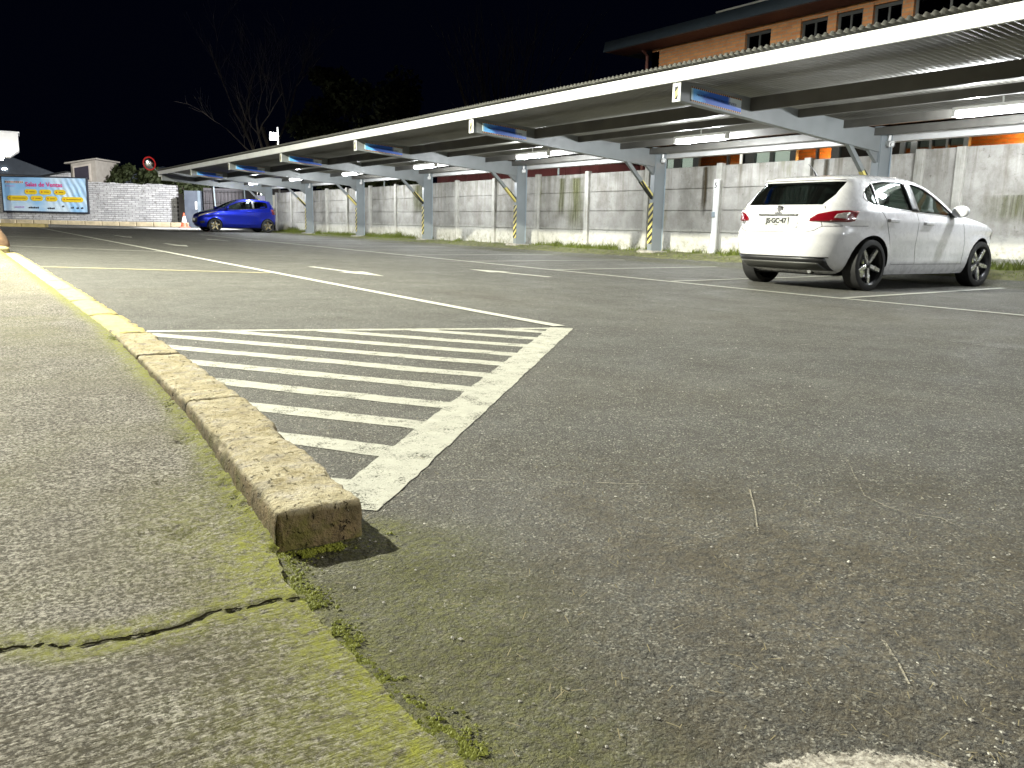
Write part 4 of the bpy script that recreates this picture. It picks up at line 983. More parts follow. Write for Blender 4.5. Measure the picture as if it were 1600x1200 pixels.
pl = MB().box(py, py+.010, -.18, .18, .772, .888).build('licence_plate', plain('plate_white', (.42, .43, .41), .5), car, bevel=.004, seg=1)
Mt = frame((py-.002, 0, .836), (0, -1, 0), (0, 0, 1))
link('plate_text', text_mesh('JS·GC·47', .084, Mt, .0028, .003), M['black'], pl)
link('plate_text', text_mesh('CHILE', .02, frame((py-.002, 0, .785), (0, -1, 0), (0, 0, 1))), M['black'], pl)
e = cs.rear(0, .975); ex = e[0]-.012
lion = [(-.045, -.045), (-.02, -.05), (-.012, -.02), (.0, -.03), (.012, -.052), (.03, -.05), (.016, -.02), (.02, 0), (.046, -.004), (.05, .01), (.024, .018), (.04, .034), (.034, .046), (.012, .03), (.016, .05), (-.012, .052), (-.03, .04), (-.02, .022), (-.036, .012), (-.034, 0), (-.014, .0), (-.02, -.02)]
o = MB().add([(ex-.004, -a, .975+b) for a, b in lion]+[(ex+.014, -a, .975+b) for a, b in lion], [tuple(range(len(lion)))]+[(i, (i+1) % len(lion), len(lion)+(i+1) % len(lion), len(lion)+i) for i in range(len(lion))]).build('badge', plain('dark_chrome', (.18, .18, .19), .3, .8), car)
e = cs.rear(0, .927)
link('badge_lettering', text_mesh('PEUGEOT', .026, frame((e[0]-.006, 0, .931), (0, -1, 0), (0, 0, 1)), .0006, .002), M['chrome'], car)
e = cs.rear(.56, .80)
link('badge_lettering', text_mesh('308', .05, frame((e[0]-.006, .56, .808), (0, -1, 0), (0, 0, 1)), .001, .002), plain('grey_chrome', (.25, .25, .26), .3, .8), car)
MB().tube([(.78, 0, 1.42), (.70, 0, 1.50), (.60, 0, 1.56)], [.016, .006, .004], 8).build('aerial', M['black'], car)
patch([(-.34, .955), (.34, .955)], [(-.34, .960), (.34, .960)], 4, 1, cs.rear, .001).build('tailgate_line', M['car_white'], car)
MB().tube([(.22, -.42, .225), (.45, -.42, .235)], .028, 12).build('exhaust_pipe', M['chrome'], car)
for sg in (-1, 1):
    patch([(sg*.45, .66), (sg*.92, .66)], [(sg*.35, .73), (sg*.98, .77)], 14, 3, cs.front, .006, .02).build('headlamp', M['lamp_clear'], car, True)
car.location = (8.72, 7.02, .002); car.rotation_euler = (0, 0, 0)

# --- blue city car
def topb(x): return float(np.interp(x, [.40, .55, .9, 1.4, 1.75, 2.1, 2.48], [1.22, 1.33, 1.375, 1.375, 1.33, 1.19, 1.01]))
def botb(x): return float(np.interp(x, [.40, .7, 1.3, 2.0, 2.5], [1.13, 1.07, 1.02, .985, .985]))
def wpb(a, b, e=0.): return seg(a, b, lambda x: botb(x)+e)+seg(b, a, lambda x: max(topb(x)-e, botb(x)+e+.004))
PB = dict(L=3.6, paint=M['car_blue'], wheels=(.52, 2.89), wr=.285, arch=.322, track=.70, tw=.18, spoke=M['rim_bronze'], shell=.05, floor=.40, belt=1.0, cab=(.42, 2.5), crease=.90, seat=1.75,
  rear=[(.20, .25), (.28, .08), (.4, .02), (.55, 0), (.75, .0), (.9, .03), (1.05, .09), (1.2, .17), (1.32, .24), (1.38, .25), (1.41, .34), (1.44, .60), (1.465, .95), (1.48, 1.25)],
  front=[(.20, 3.42), (.3, 3.54), (.45, 3.6), (.58, 3.59), (.68, 3.54), (.76, 3.45), (.83, 3.30), (.90, 3.08), (.96, 2.83), (1.02, 2.62), (1.12, 2.44), (1.25, 2.18), (1.35, 1.95), (1.42, 1.74), (1.46, 1.55), (1.48, 1.38)],
  width=[(.20, .70), (.28, .745), (.4, .775), (.55, .792), (.75, .797), (.88, .788), (.98, .755), (1.08, .715), (1.2, .665), (1.32, .612), (1.4, .55), (1.44, .48), (1.465, .37), (1.48, .2)],
  nr=[(.2, 4), (.6, 4.5), (1., 5), (1.3, 5.5), (1.4, 5), (1.48, 3)], nf=[(.2, 3.2), (.6, 3.4), (.8, 5), (.95, 7.5), (1.05, 5), (1.3, 4.2), (1.48, 3)],
  win_side=[wpb(.50, 1.10), wpb(1.20, 2.40)], win_rear=[(-.48, 1.08), (.48, 1.08), (.50, 1.2), (.46, 1.35), (-.46, 1.35), (-.50, 1.2)], win_front=[(-.58, 1.06), (.58, 1.06), (.44, 1.39), (-.44, 1.39)],
  glass_side=[(seg(.48, 1.12, lambda x: botb(x)-.012), seg(.48, 1.12, lambda x: topb(x)+.012), 'glass_dark'), (seg(1.18, 2.42, lambda x: botb(x)-.012), seg(1.18, 2.42, lambda x: topb(x)+.012), 'glass')],
  glass_rear=([(-.52, 1.06), (.52, 1.06)], [(-.5, 1.36), (.5, 1.36)]), glass_front=([(-.62, 1.045), (.62, 1.045)], [(-.48, 1.405), (.48, 1.405)]),
  trim=[seg(.42, 2.46, lambda x: botb(x)-.008, 20)], trim_mat=M['black'], pillar=[([(1.10, 1.03), (1.21, 1.02)], [(1.10, 1.37), (1.21, 1.37)])],
  seams=[[(1.17, 1.02), (1.13, .7), (1.17, .33)], [(2.47, .98), (2.52, .7), (2.45, .33)], [(1.17, .325), (2.45, .325)], [(.62, 1.08), (.80, .9), (.88, .6), (.95, .34)], [(.95, .33), (1.17, .325)]],
  rear_seams=[[(-.7, .72), (.7, .72)]], mirror=(2.38, 1.0), handles=[(1.38, .90), (.72, 1.12)], rot=.5)
bl, cb_ = make_car('blue_city_car', PB); tag(bl, 'small bright blue hatchback parked under the far end of the shelter', 'car')
for sg in (-1, 1):
    patch([(sg*.42, .64), (sg*.60, .70), (sg*.86, .80)], [(sg*.40, .73), (sg*.66, .83), (sg*.95, .90)], 14, 4, cb_.front, .008, .02).build('headlamp', M['lamp_clear'], bl, True)
    patch([(sg*.60, .80), (sg*.84, .80)], [(sg*.58, 1.02), (sg*.80, 1.04)], 8, 6, cb_.rear, .008, .02).build('tail_lamp', M['lamp_red'], bl, True)
    patch([(sg*.52, .36), (sg*.72, .38)], [(sg*.52, .46), (sg*.74, .48)], 6, 3, cb_.front, .008, .02).build('fog_lamp', M['black'], bl, True)
patch([(-.36, .40), (.36, .40)], [(-.40, .60), (.40, .60)], 14, 4, cb_.front, .006, .02).build('grille', M['black'], bl, True)
MB().box(3.595, 3.61, -.18, .18, .47, .58).build('licence_plate', M['white_plastic'], bl, bevel=.004, seg=1)
bl.location = (12.90, 39.06, g1(12, 39)+.004); bl.rotation_euler = (0, 0, R(180+2))

# ------------------------------------------------------------------ brick building behind the wall
bd = empty('brick_building', (18, 12, 0)); tag(bd, 'two-storey orange brick building with dark roof behind the shelter', 'building')
def bbox(name, x0, x1, y0, y1, z0, z1, mat, parent=bd, **kw): 
    return MB().box(x0-18, x1-18, y0-12, y1-12, z0, z1).build(name, mat, parent, **kw)
wins = [(15.04, 15.88), (13.37, 14.14), (12.43, 13.13), (11.46, 12.18), (9.6, 11.2), (7.8, 8.9)]
M['frame'] = plain('dark_window_frame', (.02, .022, .024), .5); M['soffit'] = plain('dark_red_soffit', (.07, .022, .018), .8)
M['eave'] = plain('dark_blue_roof_metal', (.035, .05, .07), .5, .2)
edges = [19.4]+[v for a, b in wins for v in (b, a)]+[-6]
for i in range(0, len(edges), 2):
    bbox('wall_pier', 18, 18.3, edges[i+1], edges[i], 4.9, 5.88, M['brick_red'])
bbox('wall', 18, 18.3, -6, 19.4, 3.1, 4.9, M['brick_red']); bbox('wall', 18, 30, 19.1, 19.4, 0, 6.0, M['brick_red'])
bbox('wall', 18.02, 18.28, -6, 19.38, 5.82, 5.95, M['brick_red'])
for a, b in wins:
    w_ = bbox('window', 18.08, 18.13, a, a+.07, 4.9, 5.82, M['frame']); 
    for (p, q, z0, z1) in ((b-.07, b, 4.9, 5.82), (a+.07, b-.07, 5.74, 5.82), (a+.07, b-.07, 4.9, 4.97), ((a+b)/2-.025, (a+b)/2+.025, 4.97, 5.74)): bbox('frame', 18.08, 18.13, p, q, z0, z1, M['frame'], w_)
    bbox('pane', 18.10, 18.11, a+.07, b-.07, 4.97, 5.74, glass('upper_pane', (.05, .06, .08)), w_)
    bbox('blind', 18.2, 18.21, a, b, 4.9, 5.82, plain('dark_blind', (.015, .016, .02), .9), w_)
bbox('soffit', 17.22, 18.0, -6, 20.6, 5.95, 6.0, M['soffit'])
ro = MB().hexa([(-.86, -18.6, 5.96), (6, -18.6, 5.96), (6, 8.65, 5.96), (-.86, 8.65, 5.96), (-.80, -18.6, 6.26), (6, -18.6, 8.0), (6, 8.65, 8.0), (-.80, 8.65, 6.26)]).build('roof', M['eave'], bd)
MB().tube([(-.80, -18.6, 6.29), (-.80, 4.2, 6.29)], .025, 8).build('lit_roof_edge', M['steel_white'], ro)  # white tube paints in the bright, lit stretch of the roof edge
MB().tube([(-.06, 7.55, 2.), (-.06, 7.55, 5.8), (-.3, 7.5, 5.93)], .045, 8).build('downpipe', M['soffit'], bd)
# ground floor glazed corridor
bbox('corridor_wall', 19.2, 19.4, -6, 19.1, 0, 3.1, M['brick_red']); bbox('corridor_ceiling', 18.0, 19.4, -6, 19.1, 3.1, 3.16, M['soffit'])
bbox('sill_wall', 18, 18.2, -6, 19.1, 0, 2.3, M['brick_red']); bbox('head_beam', 18, 18.2, -6, 19.1, 2.92, 3.1, M['frame'])
ops = [(18.29, 18.64, 'blind'), (17.52, 18.03, 'blind'), (16.26, 17.30, ''), (15.74, 16.21, ''), (14.81, 15.31, 'blind'), (14.17, 14.71, 'blind'), (13.41, 13.99, ''), (12.97, 13.37, ''), (11.9, 12.75, 'dark'), (11.2, 11.8, 'dark'), (10.94, 11.09, 'low'), (10.52, 10.79, 'low'), (10.15, 10.46, 'low'), (9.77, 10.1, 'low'), (7.2, 9.66, ''), (5.0, 7.1, '')]
pale = emit('lit_pale_blind', (.55, .72, .75), .045); dkb = plain('dark_room', (.02, .012, .012), .9)  # pale blinds glow by themselves, standing in for room light behind them
up = 19.1
for a, b, kd in ops:
    bbox('mullion', 18.03, 18.13, b, up, 2.3, 2.92, M['frame']); up = a
    w_ = bbox('window', 18.05, 18.11, a, b, 2.3, 2.335, M['frame']); bbox('pane', 18.07, 18.078, a+.001, b-.001, 2.336, 2.919, M['pane'], w_)
    if kd == 'blind': bbox('blind', 18.14, 18.15, a-.05, b+.05, 2.3, 2.92, pale, w_)
    if kd == 'dark': bbox('blind', 18.14, 18.15, a-.05, b+.05, 2.3, 2.92, dkb, w_)
    if kd == 'low': bbox('transom', 18.14, 18.16, a-.05, b+.05, 2.62, 2.92, M['frame'], w_)
bbox('mullion', 18.03, 18.13, -6, up, 2.3, 2.92, M['frame'])
MB().tube([(-.12, 3.62, 2.2), (-.12, 3.62, 2.95)], .04, 8).build('downpipe', M['steel_white'], bd)
for y, s_ in ((16.7, .12), (13.62, 1.), (8.95, 1.2)):  # farthest lamp is added, hidden low, to brighten the dark brick panes
    o = empty('wall_lamp', (18.75, y, 2.42 if y < 15 else 2.12)); tag(o, 'orange wall lamp glowing inside the brick corridor, '+('added unseen at the far end' if y > 15 else 'behind the shelter column' if y > 10 else 'past the white hatchback'), 'lamp')
    MB().lathe([(.001, -.05), (.05, -.04), (.06, 0), (.05, .05), (.001, .07)], 14).build('globe', M['lamp_orange'], o, True)
    MB().box(.05, .45, -.02, .02, -.02, .02).build('bracket', M['frame'], o)
    l_ = bpy.data.lights.new('glow', 'POINT'); l_.energy = 24*s_; l_.color = (1, .42, .10); l_.shadow_soft_size = .06; lo_ = bpy.data.objects.new('glow', l_); COL.objects.link(lo_); lo_.parent = o; lo_.location = (0, 0, .14)
o = MB().lathe([(.001, -.04), (.05, -.02), (.05, .02), (.001, .04)], 12).build('small_lamp', M['lamp_white'], None, True); o.location = (17.95, 10.95, 2.86); tag(o, 'small round white lamp on the brick corridor front', 'lamp')
# dark red shed
sd = empty('red_shed', (16.6, 24, 0)); tag(sd, 'low dark maroon sheet shed behind the concrete wall', 'shed')
M['maroon'] = plain('maroon_sheet', (.075, .018, .020), .6, var=.3, scale=2)
MB().box(0, 3, -4, 6, 0, 2.75).build('wall', M['maroon'], sd); MB().box(-.25, 3.2, -4.2, 6.2, 2.75, 2.83).build('roof', M['eave'], sd)
for i in range(14): MB().box(-.03, -.001, -3.9+i*.75, -3.84+i*.75, 0, 2.75).build('sheet_rib', M['maroon'], sd)
for yy, lb_ in ((19.87, 'thin grey metal pole in front of the maroon shed'), (31.5, 'thin grey metal pole just past the far end of the maroon shed')):
    o = MB().tube([(15, yy, 0), (15, yy, 2.55)], .03, 8).build('fence_pole', M['cable'], None); tag(o, lb_, 'pole', 'poles behind the wall')

# ------------------------------------------------------------------ far end: brick wall, billboard, gate, kiosk
def Fp(px): return None
A = Vector((1.2, 61.2)); B = Vector((11.95, 53.85)); D = B-A; ang = math.atan2(D.y, D.x); Lw = D.length
bw = empty('brick_wall', (A.x, A.y, .30)); bw.rotation_euler = (0, 0, ang); tag(bw, 'old white painted brick wall behind the billboard', 'wall')
mb = MB(); prof = [(0, 2.72), (1.6, 2.85), (3.2, 2.62), (4.0, 2.50), (4.5, 2.62), (6.6, 3.05), (6.61, 2.50), (Lw, 2.42)]
for (a, ha), (b, hb) in zip(prof[:-1], prof[1:]):
    n = max(1, int((b-a)/.22))
    for i in range(n):
        x0 = a+(b-a)*i/n; x1 = a+(b-a)*(i+1)/n; h = ha+(hb-ha)*(i+.5)/n+rnd.uniform(-.04, .03)
        mb.box(x0, x1, 0, .25, 0, h)
mb.build('wall_body', M['brick_white'], bw)
MB().box(0, 4.05, -.12, .4, 0, .06).hexa([(0, -.1, 2.76), (4.1, -.1, 2.52), (4.1, .5, 2.52), (0, .5, 2.76), (0, -.1, 2.86), (4.1, -.1, 2.62), (4.1, .5, 2.62), (0, .5, 2.86)]).hexa([(4.1, -.1, 2.54), (6.5, -.1, 3.0), (6.5, .5, 3.0), (4.1, .5, 2.54), (4.1, -.1, 2.64), (6.5, -.1, 3.1), (6.5, .5, 3.1), (4.1, .5, 2.64)]).build('coping', M['frame'], bw)
# house with window above the wall
hs = empty('small_house', (A.x, A.y, .3)); hs.rotation_euler = (0, 0, ang); tag(hs, 'cream house gable with a single dark window above the brick wall', 'house')
cream = plain('cream_render', (.36, .33, .29), .85)
x0, x1 = 6.62, 8.1
MB().hexa([(x0, .3, 2.3), (x1, .3, 2.3), (x1, 3, 2.3), (x0, 3, 2.3), (x0, .3, 3.55), (x1, .3, 3.80), (x1, 3, 3.80), (x0, 3, 3.55)]).build('wall', cream, hs)
w_ = MB().hexa([(x0+.12, .24, 2.55), (x1-.30, .24, 2.55), (x1-.30, .299, 2.55), (x0+.12, .299, 2.55), (x0+.12, .24, 3.38), (x1-.30, .24, 3.58), (x1-.30, .299, 3.58), (x0+.12, .299, 3.38)]).build('window', plain('pale_frame', (.5, .45, .4), .7), hs)
MB().hexa([(x0+.22, .23, 2.63), (x1-.40, .23, 2.63), (x1-.40, .239, 2.63), (x0+.22, .239, 2.63), (x0+.22, .23, 3.30), (x1-.40, .23, 3.46), (x1-.40, .239, 3.46), (x0+.22, .239, 3.30)]).build('pane', plain('dusky_pane', (.05, .045, .06), .15), w_)
MB().hexa([(x0-.3, .1, 3.52), (x1+.15, .1, 3.83), (x1+.15, 3.2, 3.83), (x0-.3, 3.2, 3.52), (x0-.3, .1, 3.6), (x1+.15, .1, 3.91), (x1+.15, 3.2, 3.91), (x0-.3, 3.2, 3.6)]).build('roof', cream, hs)
# billboard
bb = empty('billboard', (A.x, A.y, 0)); bb.rotation_euler = (0, 0, ang); tag(bb, 'light blue advertising billboard with yellow labels on the white brick wall', 'billboard')
bx0, bx1, bz0, bz1 = 2.62, 7.68, 1.0, 2.98
o = grid_obj('print_sheet', steps((bx0, bx1, .05)), steps((bz0, bz1, .05)), lambda X, Y: .012*fbm(X*.9, Y*.8, 4)+np.clip((X-5.0)/1.5, 0, 1)*.020*np.sin(17*(X+.45*Y)+3*fbm(X, Y, 5))*np.exp(-((Y-2.1)/1.0)**2), M['vinyl'])
o.data.transform(Matrix(((1, 0, 0, 0), (0, 0, -1, -.14), (0, 1, 0, 0), (0, 0, 0, 1)))); o.parent = bb
dk = plain('billboard_frame_metal', (.03, .035, .05), .5)
for q in ((bx0-.05, bx1+.05, bz1, bz1+.06), (bx0-.05, bx1+.05, bz0-.09, bz0)): MB().box(q[0], q[1], -.18, 0, q[2], q[3]).build('frame_rail', dk, bb)
for q in ((bx0-.05, bx0), (bx1, bx1+.05)): MB().box(q[0], q[1], -.17, 0, bz0, bz1).build('frame_rail', dk, bb)
def pill(x0, x1, zc, h, name='label'):
    pts = []; r_ = h/2
    for k_ in range(9): t = math.pi/2+math.pi*k_/8; pts.append((x0+r_+r_*math.cos(t), zc+r_*math.sin(t)))
    for k_ in range(9): t = -math.pi/2+math.pi*k_/8; pts.append((x1-r_+r_*math.cos(t), zc+r_*math.sin(t)))
    o = MB().prism(pts, 'y', -.172, -.168).build(name, M['ink_yellow'], bb)
    MB().box(x0+r_*1.9, x1-r_*.9, -.176, -.1725, zc-.022, zc+.022).build('print_line', M['ink_brown'], o)
    MB().prism([(x0+r_+.045*math.cos(2*math.pi*k_/10), zc+.045*math.sin(2*math.pi*k_/10)) for k_ in range(10)], 'y', -.176, -.1725).build('print_dot', M['ink_red'], o)
sx = (bx1-bx0)/138.; 
def bX(px): return bx0+(px-70)/1400*(bx1-bx0)
def bZ(py, px): return bz1-(py-(160+(px-70)*.045))/545*(bz1-bz0)
for a, b, yy in ((440, 650, 415), (685, 885, 425), (930, 1125, 436), (145, 490, 510), (535, 740, 522), (780, 980, 537), (1050, 1410, 558)): pill(bX(a), bX(b), bZ(yy, (a+b)/2), .30)
link('headline', text_mesh('Salas de Ventas', .36, frame((bX(770), -.17, bZ(308, 770)), (1, 0, 0), (0, 0, 1)), .006), M['ink_pink'], bb)
for i in range(9):
    x0 = bX(130+i*34); MB().box(x0, x0+.105, -.172, -.168, bZ(270, 280), bZ(232, 280)).build('logo_tile', M['white_plastic'], bb)
    MB().box(x0+.02, x0+.085, -.176, -.1725, bZ(262, 280), bZ(240, 280)).build('logo_letter', M['ink_red' if i % 2 else 'ink_brown'], bb)
MB().box(bX(140), bX(290), -.172, -.168, bZ(318, 220), bZ(306, 220)).build('print_line', M['ink_lilac'], bb)
for a, b, yy in ((255, 420, 655), (490, 665, 670), (805, 930, 690), (1050, 1090, 665), (1200, 1250, 690), (1290, 1330, 698), (1360, 1405, 700)):
    n = max(2, int((b-a)/26))
    for i in range(n): MB().box(bX(a+(b-a)*i/n), bX(a+(b-a)*(i+.75)/n), -.172, -.168, bZ(yy+10, a)+.0, bZ(yy-12-6*(i % 2), a)).build('print_line', M['ink_lilac' if a < 300 else 'ink_ink'], bb)
# gate pillar, mesh gate
gp = empty('gate_pillar', (12.0, 52.2, .25)); gp.rotation_euler = (0, 0, R(-33)); tag(gp, 'dark grey metal gate pillar with a small white notice', 'pillar')
slate = plain('slate_grey_sheet', (.09, .105, .135), .5, var=.1)
MB().box(0, .95, 0, .5, 0, 2.12).build('box', slate, gp, bevel=.01); MB().box(.62, .74, -.012, -.002, 1.05, 1.5).build('notice', M['white_plastic'], gp); MB().box(.78, .95, -.03, -.001, 0, 2.12).build('edge_post', plain('steel_edge', (.16, .2, .24), .5), gp)
gt = empty('mesh_gate', (12.9, 51.4, .25)); gt.rotation_euler = (0, 0, R(-20)); tag(gt, 'dark wire mesh gate standing behind the blue car', 'gate')
for i in range(26): MB().tube([(i*.2, 0, .1), (i*.2, 0, 2.2)], .014, 6).build('bar', M['frame'], gt)
for zz in (.12, .8, 1.5, 2.15): MB().tube([(0, 0, zz), (5.1, 0, zz)], .018, 6).build('rail', M['frame'], gt)
MB().box(-.02, 5.1, .25, .3, .0, 2.3).build('backing_sheet', plain('dark_fence_sheet', (.05, .045, .05), .8), gt)
for x in (.7, 2.4): MB().tube([(x, -.03, .1), (x-.12, -.03, 2.4)], .035, 6).build('brace', M['cable'], gt)
MB().box(1.4, 2.6, -.03, -.002, .35, .9).build('white_panel', M['white_plastic'], gt)
MB().box(3.1, 4.2, -.03, -.002, 1.0, 2.0).build('white_panel', M['white_plastic'], gt)
# end post of the wall with pale panel and steel cylinder
ep = empty('meter_cabinet', (13.35, 41.9, .2)); tag(ep, 'pale violet cabinet with a steel drum on top at the wall end', 'cabinet')
MB().box(-.25, .25, 0, .4, 0, 1.75).build('cabinet_body', plain('pale_violet_panel', (.52, .50, .66), .5), ep, bevel=.01)
MB().lathe([(.001, 1.76), (.22, 1.76), (.22, 2.2), (.2, 2.23), (.001, 2.24)], 20, Matrix.Translation((0, .2, 0))).build('steel_drum', M['chrome'], ep, 40)
# cone
cn = empty('traffic_cone', (11.5, 50.3, g1(11.5, 50.3)+.006)); tag(cn, 'orange and white traffic cone beside the dark gate pillar', 'cone')
org = plain('cone_orange', (.75, .10, .05), .5)
MB().box(-.25, .25, -.25, .25, 0, .05).build('base', org, cn, bevel=.01); MB().lathe([(.20, .05), (.142, .30), (.072, .62), (.035, .82), (.001, .83)], 20).build('body', org, cn, True); MB().lathe([(.147, .30), (.077, .62)], 20).build('reflective_band', M['white_plastic'], cn, True)
# convex mirror
cx = empty('traffic_mirror', (8.46, 41.46, 2.80)); tag(cx, 'round convex traffic mirror with red rim at the shelter roof corner', 'mirror')
Mm = Matrix.Translation((-.35, .10, .36))@Matrix.Rotation(R(-14), 4, 'Y')@Matrix.Rotation(R(-8), 4, 'Z')@Matrix.Rotation(R(90), 4, 'X')@Matrix.Scale(1.15, 4, (0, 1, 0))
MB().lathe([(.27, -.03), (.27, .03), (.24, .05), (.22, .04)], 28, Mm).build('rim', M['ink_red'], cx, 40)
MB().lathe([(.228, .035), (.17, .06), (.09, .075), (.001, .08)], 28, Mm).build('mirror_face', M['chrome'], cx, True)
MB().tube([(.02, 0, -.1), (-.05, .05, .05), (-.33, .16, .36)], .022, 8).build('bracket_arm', M['cable'], cx)
M['kiosk'] = plain('kiosk_white', (.5, .5, .49), .5, var=.06)
# white kiosk at the left edge
ks = empty('white_kiosk', (2.26, 51.15, .26)); ks.rotation_euler = (0, 0, R(-4)); tag(ks, 'white kiosk canopy on a slim white post above the yellow kerb', 'kiosk')
MB().hexa([(-2.2, -.7, 3.37), (1.0, -.7, 3.37), (1.0, .7, 3.37), (-2.2, .7, 3.37), (-2.4, -.9, 3.70), (1.45, -.9, 3.70), (1.45, .9, 3.70), (-2.4, .9, 3.70)]).build('canopy_underside', M['kiosk'], ks)
MB().box(-2.4, 1.45, -.9, .9, 3.703, 4.53).build('canopy', M['kiosk'], ks, bevel=.02); MB().box(-2.46, 1.52, -.96, .96, 4.53, 4.60).build('canopy_cap', M['kiosk'], ks)
MB().box(.10, .34, -.12, .12, 0, 3.37).build('post', M['kiosk'], ks, bevel=.01)
lb = MB().lathe([(.001, -.14), (.10, -.10), (.14, 0), (.10, .10), (.001, .14)], 16, Matrix.Translation((.62, -.80, 3.30))).build('lamp_globe', M['lamp_white'], ks, True)
def add_light(name, typ, loc, e, col, parent, size=.1, **kw):
    l_ = bpy.data.lights.new(name, typ); l_.energy = e; l_.color = col; l_.shadow_soft_size = size
    for q, v in kw.items(): setattr(l_, q, v)
    o = bpy.data.objects.new(name, l_); COL.objects.link(o); o.parent = parent; o.location = loc; return o
add_light('kiosk_glow', 'POINT', (.62, -1.5, 2.7), 30, (1, .95, .86), ks)

# ------------------------------------------------------------------ lamps that light the place
# floodlight mast behind the far end of the shelter
ms = empty('floodlight_mast', (14.45, 42.6, .2)); tag(ms, 'lit floodlight on a thin mast rising above the shelter roof', 'lamp')
MB().tube([(0, 0, 0), (0, 0, 5.15)], .045, 10).build('mast', M['steel_white'], ms); MB().box(-.42, -.10, -.16, .16, 4.55, 4.80).build('flood_housing', M['cable'], ms, bevel=.02)
MB().hexa([(-.47, -.19, 4.5), (-.10, -.22, 4.5), (-.10, -.165, 4.56), (-.43, -.165, 4.56), (-.47, -.19, 4.85), (-.10, -.22, 4.85), (-.10, -.165, 4.80), (-.43, -.165, 4.80)]).build('flood_lens', M['lamp_white'], ms)
fl_ = add_light('flood_light', 'SPOT', (-.62, 0., 4.6), 2500, (.97, .98, 1), ms, .15, spot_size=R(84), spot_blend=.35)
fl_.rotation_euler = (Vector((6.0, 54.5, .2))-Vector((13.8, 42.6, 4.8))).to_track_quat('-Z', 'Y').to_euler()
# street lamp standing left of the car park
sl = empty('street_lamp', (-3.7, 11.6, .08)); tag(sl, 'tall grey street lamp with a flat head on the pavement beside the car park', 'lamp')
MB().tube([(0, 0, 0), (0, 0, 4), (0, 0, 6.3), (.12, 0, 6.75), (.5, 0, 7.0), (1.0, 0, 7.05)], [.09, .075, .06, .055, .05, .045], 12).build('pole', M['cable'], sl, True)
MB().box(.85, 1.55, -.17, .17, 7.0, 7.12).build('lamp_head', M['cable'], sl, bevel=.03); MB().box(.92, 1.48, -.13, .13, 6.985, 6.998).build('lamp_lens', M['lamp_white'], sl)
add_light('street_light', 'SPOT', (1.2, 0, 6.88), 4300, (1., .985, .83), sl, .14, spot_size=R(177), spot_blend=.06)

sl2 = empty('street_lamp', (9.5, -13.5, .02)); tag(sl2, 'second grey street lamp standing far behind the hatched marking', 'lamp')
for ch in list(sl.children):
    if ch.type == 'MESH': child(ch.name.split('.')[0], ch.data, sl2)
sl2.rotation_euler = (0, 0, R(115))
add_light('street_light', 'SPOT', (1.2, 0, 6.88), 2300, (1., .96, .86), sl2, .14, spot_size=R(177), spot_blend=.06)
# ------------------------------------------------------------------ trees
def bare_tree(name, loc, h, seed, label, spread=.5, levels=4, twig=.012, trunk=.16, split=3, up=.35):
    rg = random.Random(seed); root = empty(name, loc); tag(root, label, 'tree'); T = MB(); Br = MB()
    def grow(p, d, L, r_, lv):
        pts = [p]; n = 4; dd = d.copy()
        for i in range(n):
            dd = (dd+Vector((rg.gauss(0, .13), rg.gauss(0, .13), rg.gauss(up*.12, .06)))).normalized(); pts.append(pts[-1]+dd*L/n)
        rads = [max(twig*.4, r_*(1-.45*i/n)) for i in range(n+1)]
        (T if lv == levels else Br).tube(pts, rads, 7 if lv > 2 else 4, caps=False)
        if lv == 0: return
        for j in range(split+(lv < 3)):
            i = rg.randint(1 if lv < levels else 2, n); q = pts[i]; a = dd.orthogonal().normalized(); a.rotate(Matrix.Rotation(rg.random()*6.3, 3, dd))
            nd = (dd*(1-spread*.5)+a*spread*(.6+rg.random()*.8)+Vector((0, 0, up))).normalized(); grow(q, nd, L*(.55+.25*rg.random()), rads[i]*.62, lv-1)
    grow(Vector((0, 0, 0)), Vector((0, 0, 1)), h*.42, trunk, levels)
    T.build('trunk', M['bark'], root, True); Br.build('crown', M['bark'], root, True)
    return root
bare_tree('bare_tree', (17.4, 50.5, 0), 15, 11, 'tall leafless tree beside the floodlight mast', .55, 5, .012, .20, 3, .42)
# coppiced stems
def stems(loc, n, h, seed, label, spread=.28):
    rg = random.Random(seed); root = empty('bare_tree', loc); tag(root, label, 'tree'); T = MB(); C_ = MB()
    T.tube([(0, 0, 0), (.05, 0, 1.2), (0, 0, 2.3)], [.25, .2, .22], 8)
    for i in range(n):
        a = rg.random()*6.3; s = spread*rg.random(); d = Vector((math.cos(a)*s, math.sin(a)*s, 1)).normalized(); p = Vector((math.cos(a)*.15, math.sin(a)*.15, 2.2)); pts = [p]
        L = h*(.55+.5*rg.random())
        for j in range(6): d = (d+Vector((rg.gauss(0, .06), rg.gauss(0, .06), .05))).normalized(); pts.append(pts[-1]+d*L/6)
        C_.tube(pts, [.035*(1-.8*j/6) for j in range(7)], 5, caps=False)
        for j in range(4):
            q = pts[rg.randint(2, 5)]; e = (d+Vector((rg.gauss(0, .35), rg.gauss(0, .35), .2))).normalized(); C_.tube([q, q+e*L*.15, q+e*L*.3], [.012, .009, .004], 4, caps=False)
    T.build('trunk', M['bark'], root, True); C_.build('crown', M['bark'], root, True)
stems((20.5, 31.5, 0), 34, 7.5, 3, 'pollarded leafless tree with many upright stems behind the shelter roof', .45)
stems((21, 27., 0), 16, 5.0, 9, 'smaller pollarded leafless tree with thin upright stems near the brick building', .35)
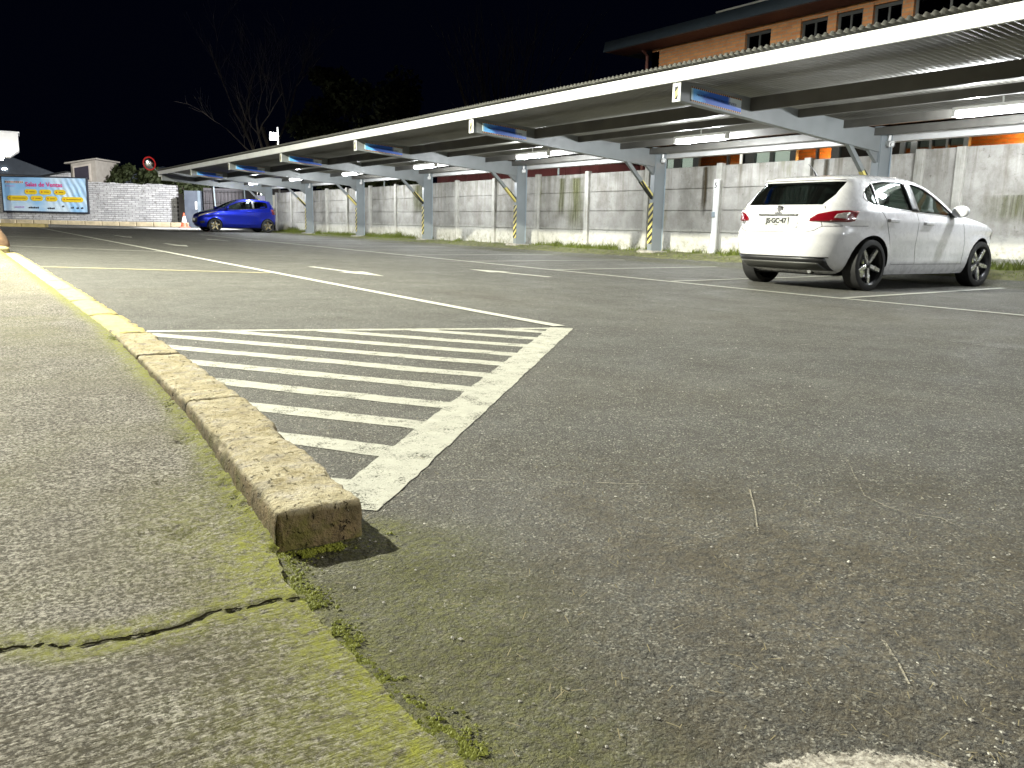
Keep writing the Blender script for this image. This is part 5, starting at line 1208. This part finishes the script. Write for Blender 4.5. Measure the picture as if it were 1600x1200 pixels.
def leafy(name, loc, rx, ry, rz, n, seed, label, size=.16, cat='tree', trunk=True, zc=None):
    rg = random.Random(seed); root = empty(name, loc); tag(root, label, cat); C_ = MB(); zc = rz*.95 if zc is None else zc
    cl = [(Vector((rg.gauss(0, .42)*rx, rg.gauss(0, .42)*ry, zc+rg.uniform(-.85, .95)*rz)), rg.uniform(.25, .6)) for _ in range(26)]
    for i in range(n):
        c_, r_ = cl[i % len(cl)]; d = Vector((rg.gauss(0, 1), rg.gauss(0, 1), rg.gauss(0, 1))).normalized()*min(rx, rz)*r_*rg.random()**.4
        p = c_+d; s = size*(.5+rg.random()); a = Vector((rg.gauss(0, 1), rg.gauss(0, 1), rg.gauss(0, 1))).normalized(); b = a.orthogonal().normalized()*s; a = a.cross(b).normalized()*s*.5
        C_.add([p-b, p+a, p+b, p-a], [(0, 1, 2, 3)])
    T = MB(); T.tube([(0, 0, -.1), (.05, .02, zc*.6), (0, 0, zc+rz*.5)], [.14, .11, .04], 7)
    for j in range(6):
        c_ = cl[j][0]; T.tube([(0, 0, zc*.4), Vector((0, 0, zc*.4)).lerp(c_, .6)+Vector((0, 0, .1)), c_], [.05, .03, .012], 5)
    me = bpy.data.meshes.new('crown'); me.from_pydata(C_.v, [], C_.f); link('crown', me, M['leaf'], root); T.build('trunk', M['bark'], root)
leafy('ivy_tree', (19.8, 49, 0), 1.7, 1.7, 4.2, 9000, 4, 'tall dark leafy tree behind the shelter beside the bare tree', .16, zc=5.2)
leafy('dark_tree', (21.5, 44, 0), 2.0, 2.0, 3.6, 7000, 6, 'broad dark evergreen tree between the leafless trees', .16, zc=5.0)
for i, (x, y, rx, rz, lb_) in enumerate(((9.4, 58.2, 1.5, .95, 'dark shrub leaning over the white brick wall beside the cream house'), (11.3, 57.2, 1.4, .8, 'dark shrub over the white brick wall near the traffic mirror'), (13.4, 55.6, 1.4, .75, 'dark shrub behind the slate grey gate pillar'))):
    leafy('dark_shrub', (x, y, .3), rx, 1., rz, 3500, 20+i, lb_, .14, 'shrub', zc=2.45)
# distant roofs beyond the brick wall
for i, (x, y, w_, h) in enumerate(((4.5, 74, 7, 4.6), (15, 72, 8, 4.3))):
    o = empty('distant_house', (x, y, 0)); tag(o, ('dim distant house roof beyond the shrubs' if i else 'dim distant house roof beyond the billboard'), 'house')
    MB().box(-w_/2, w_/2, 0, 6, 0, h-.9).build('wall', cream, o); MB().prism([(-w_/2-.3, h-.9), (w_/2+.3, h-.9), (0, h+.5)], 'y', -.3, 6.3).build('roof', M['eave'], o)
    MB().box(-.35, -.05, -.35, -.305, h-.55, h-.47).build('lit_window', M['lamp_white'], o)
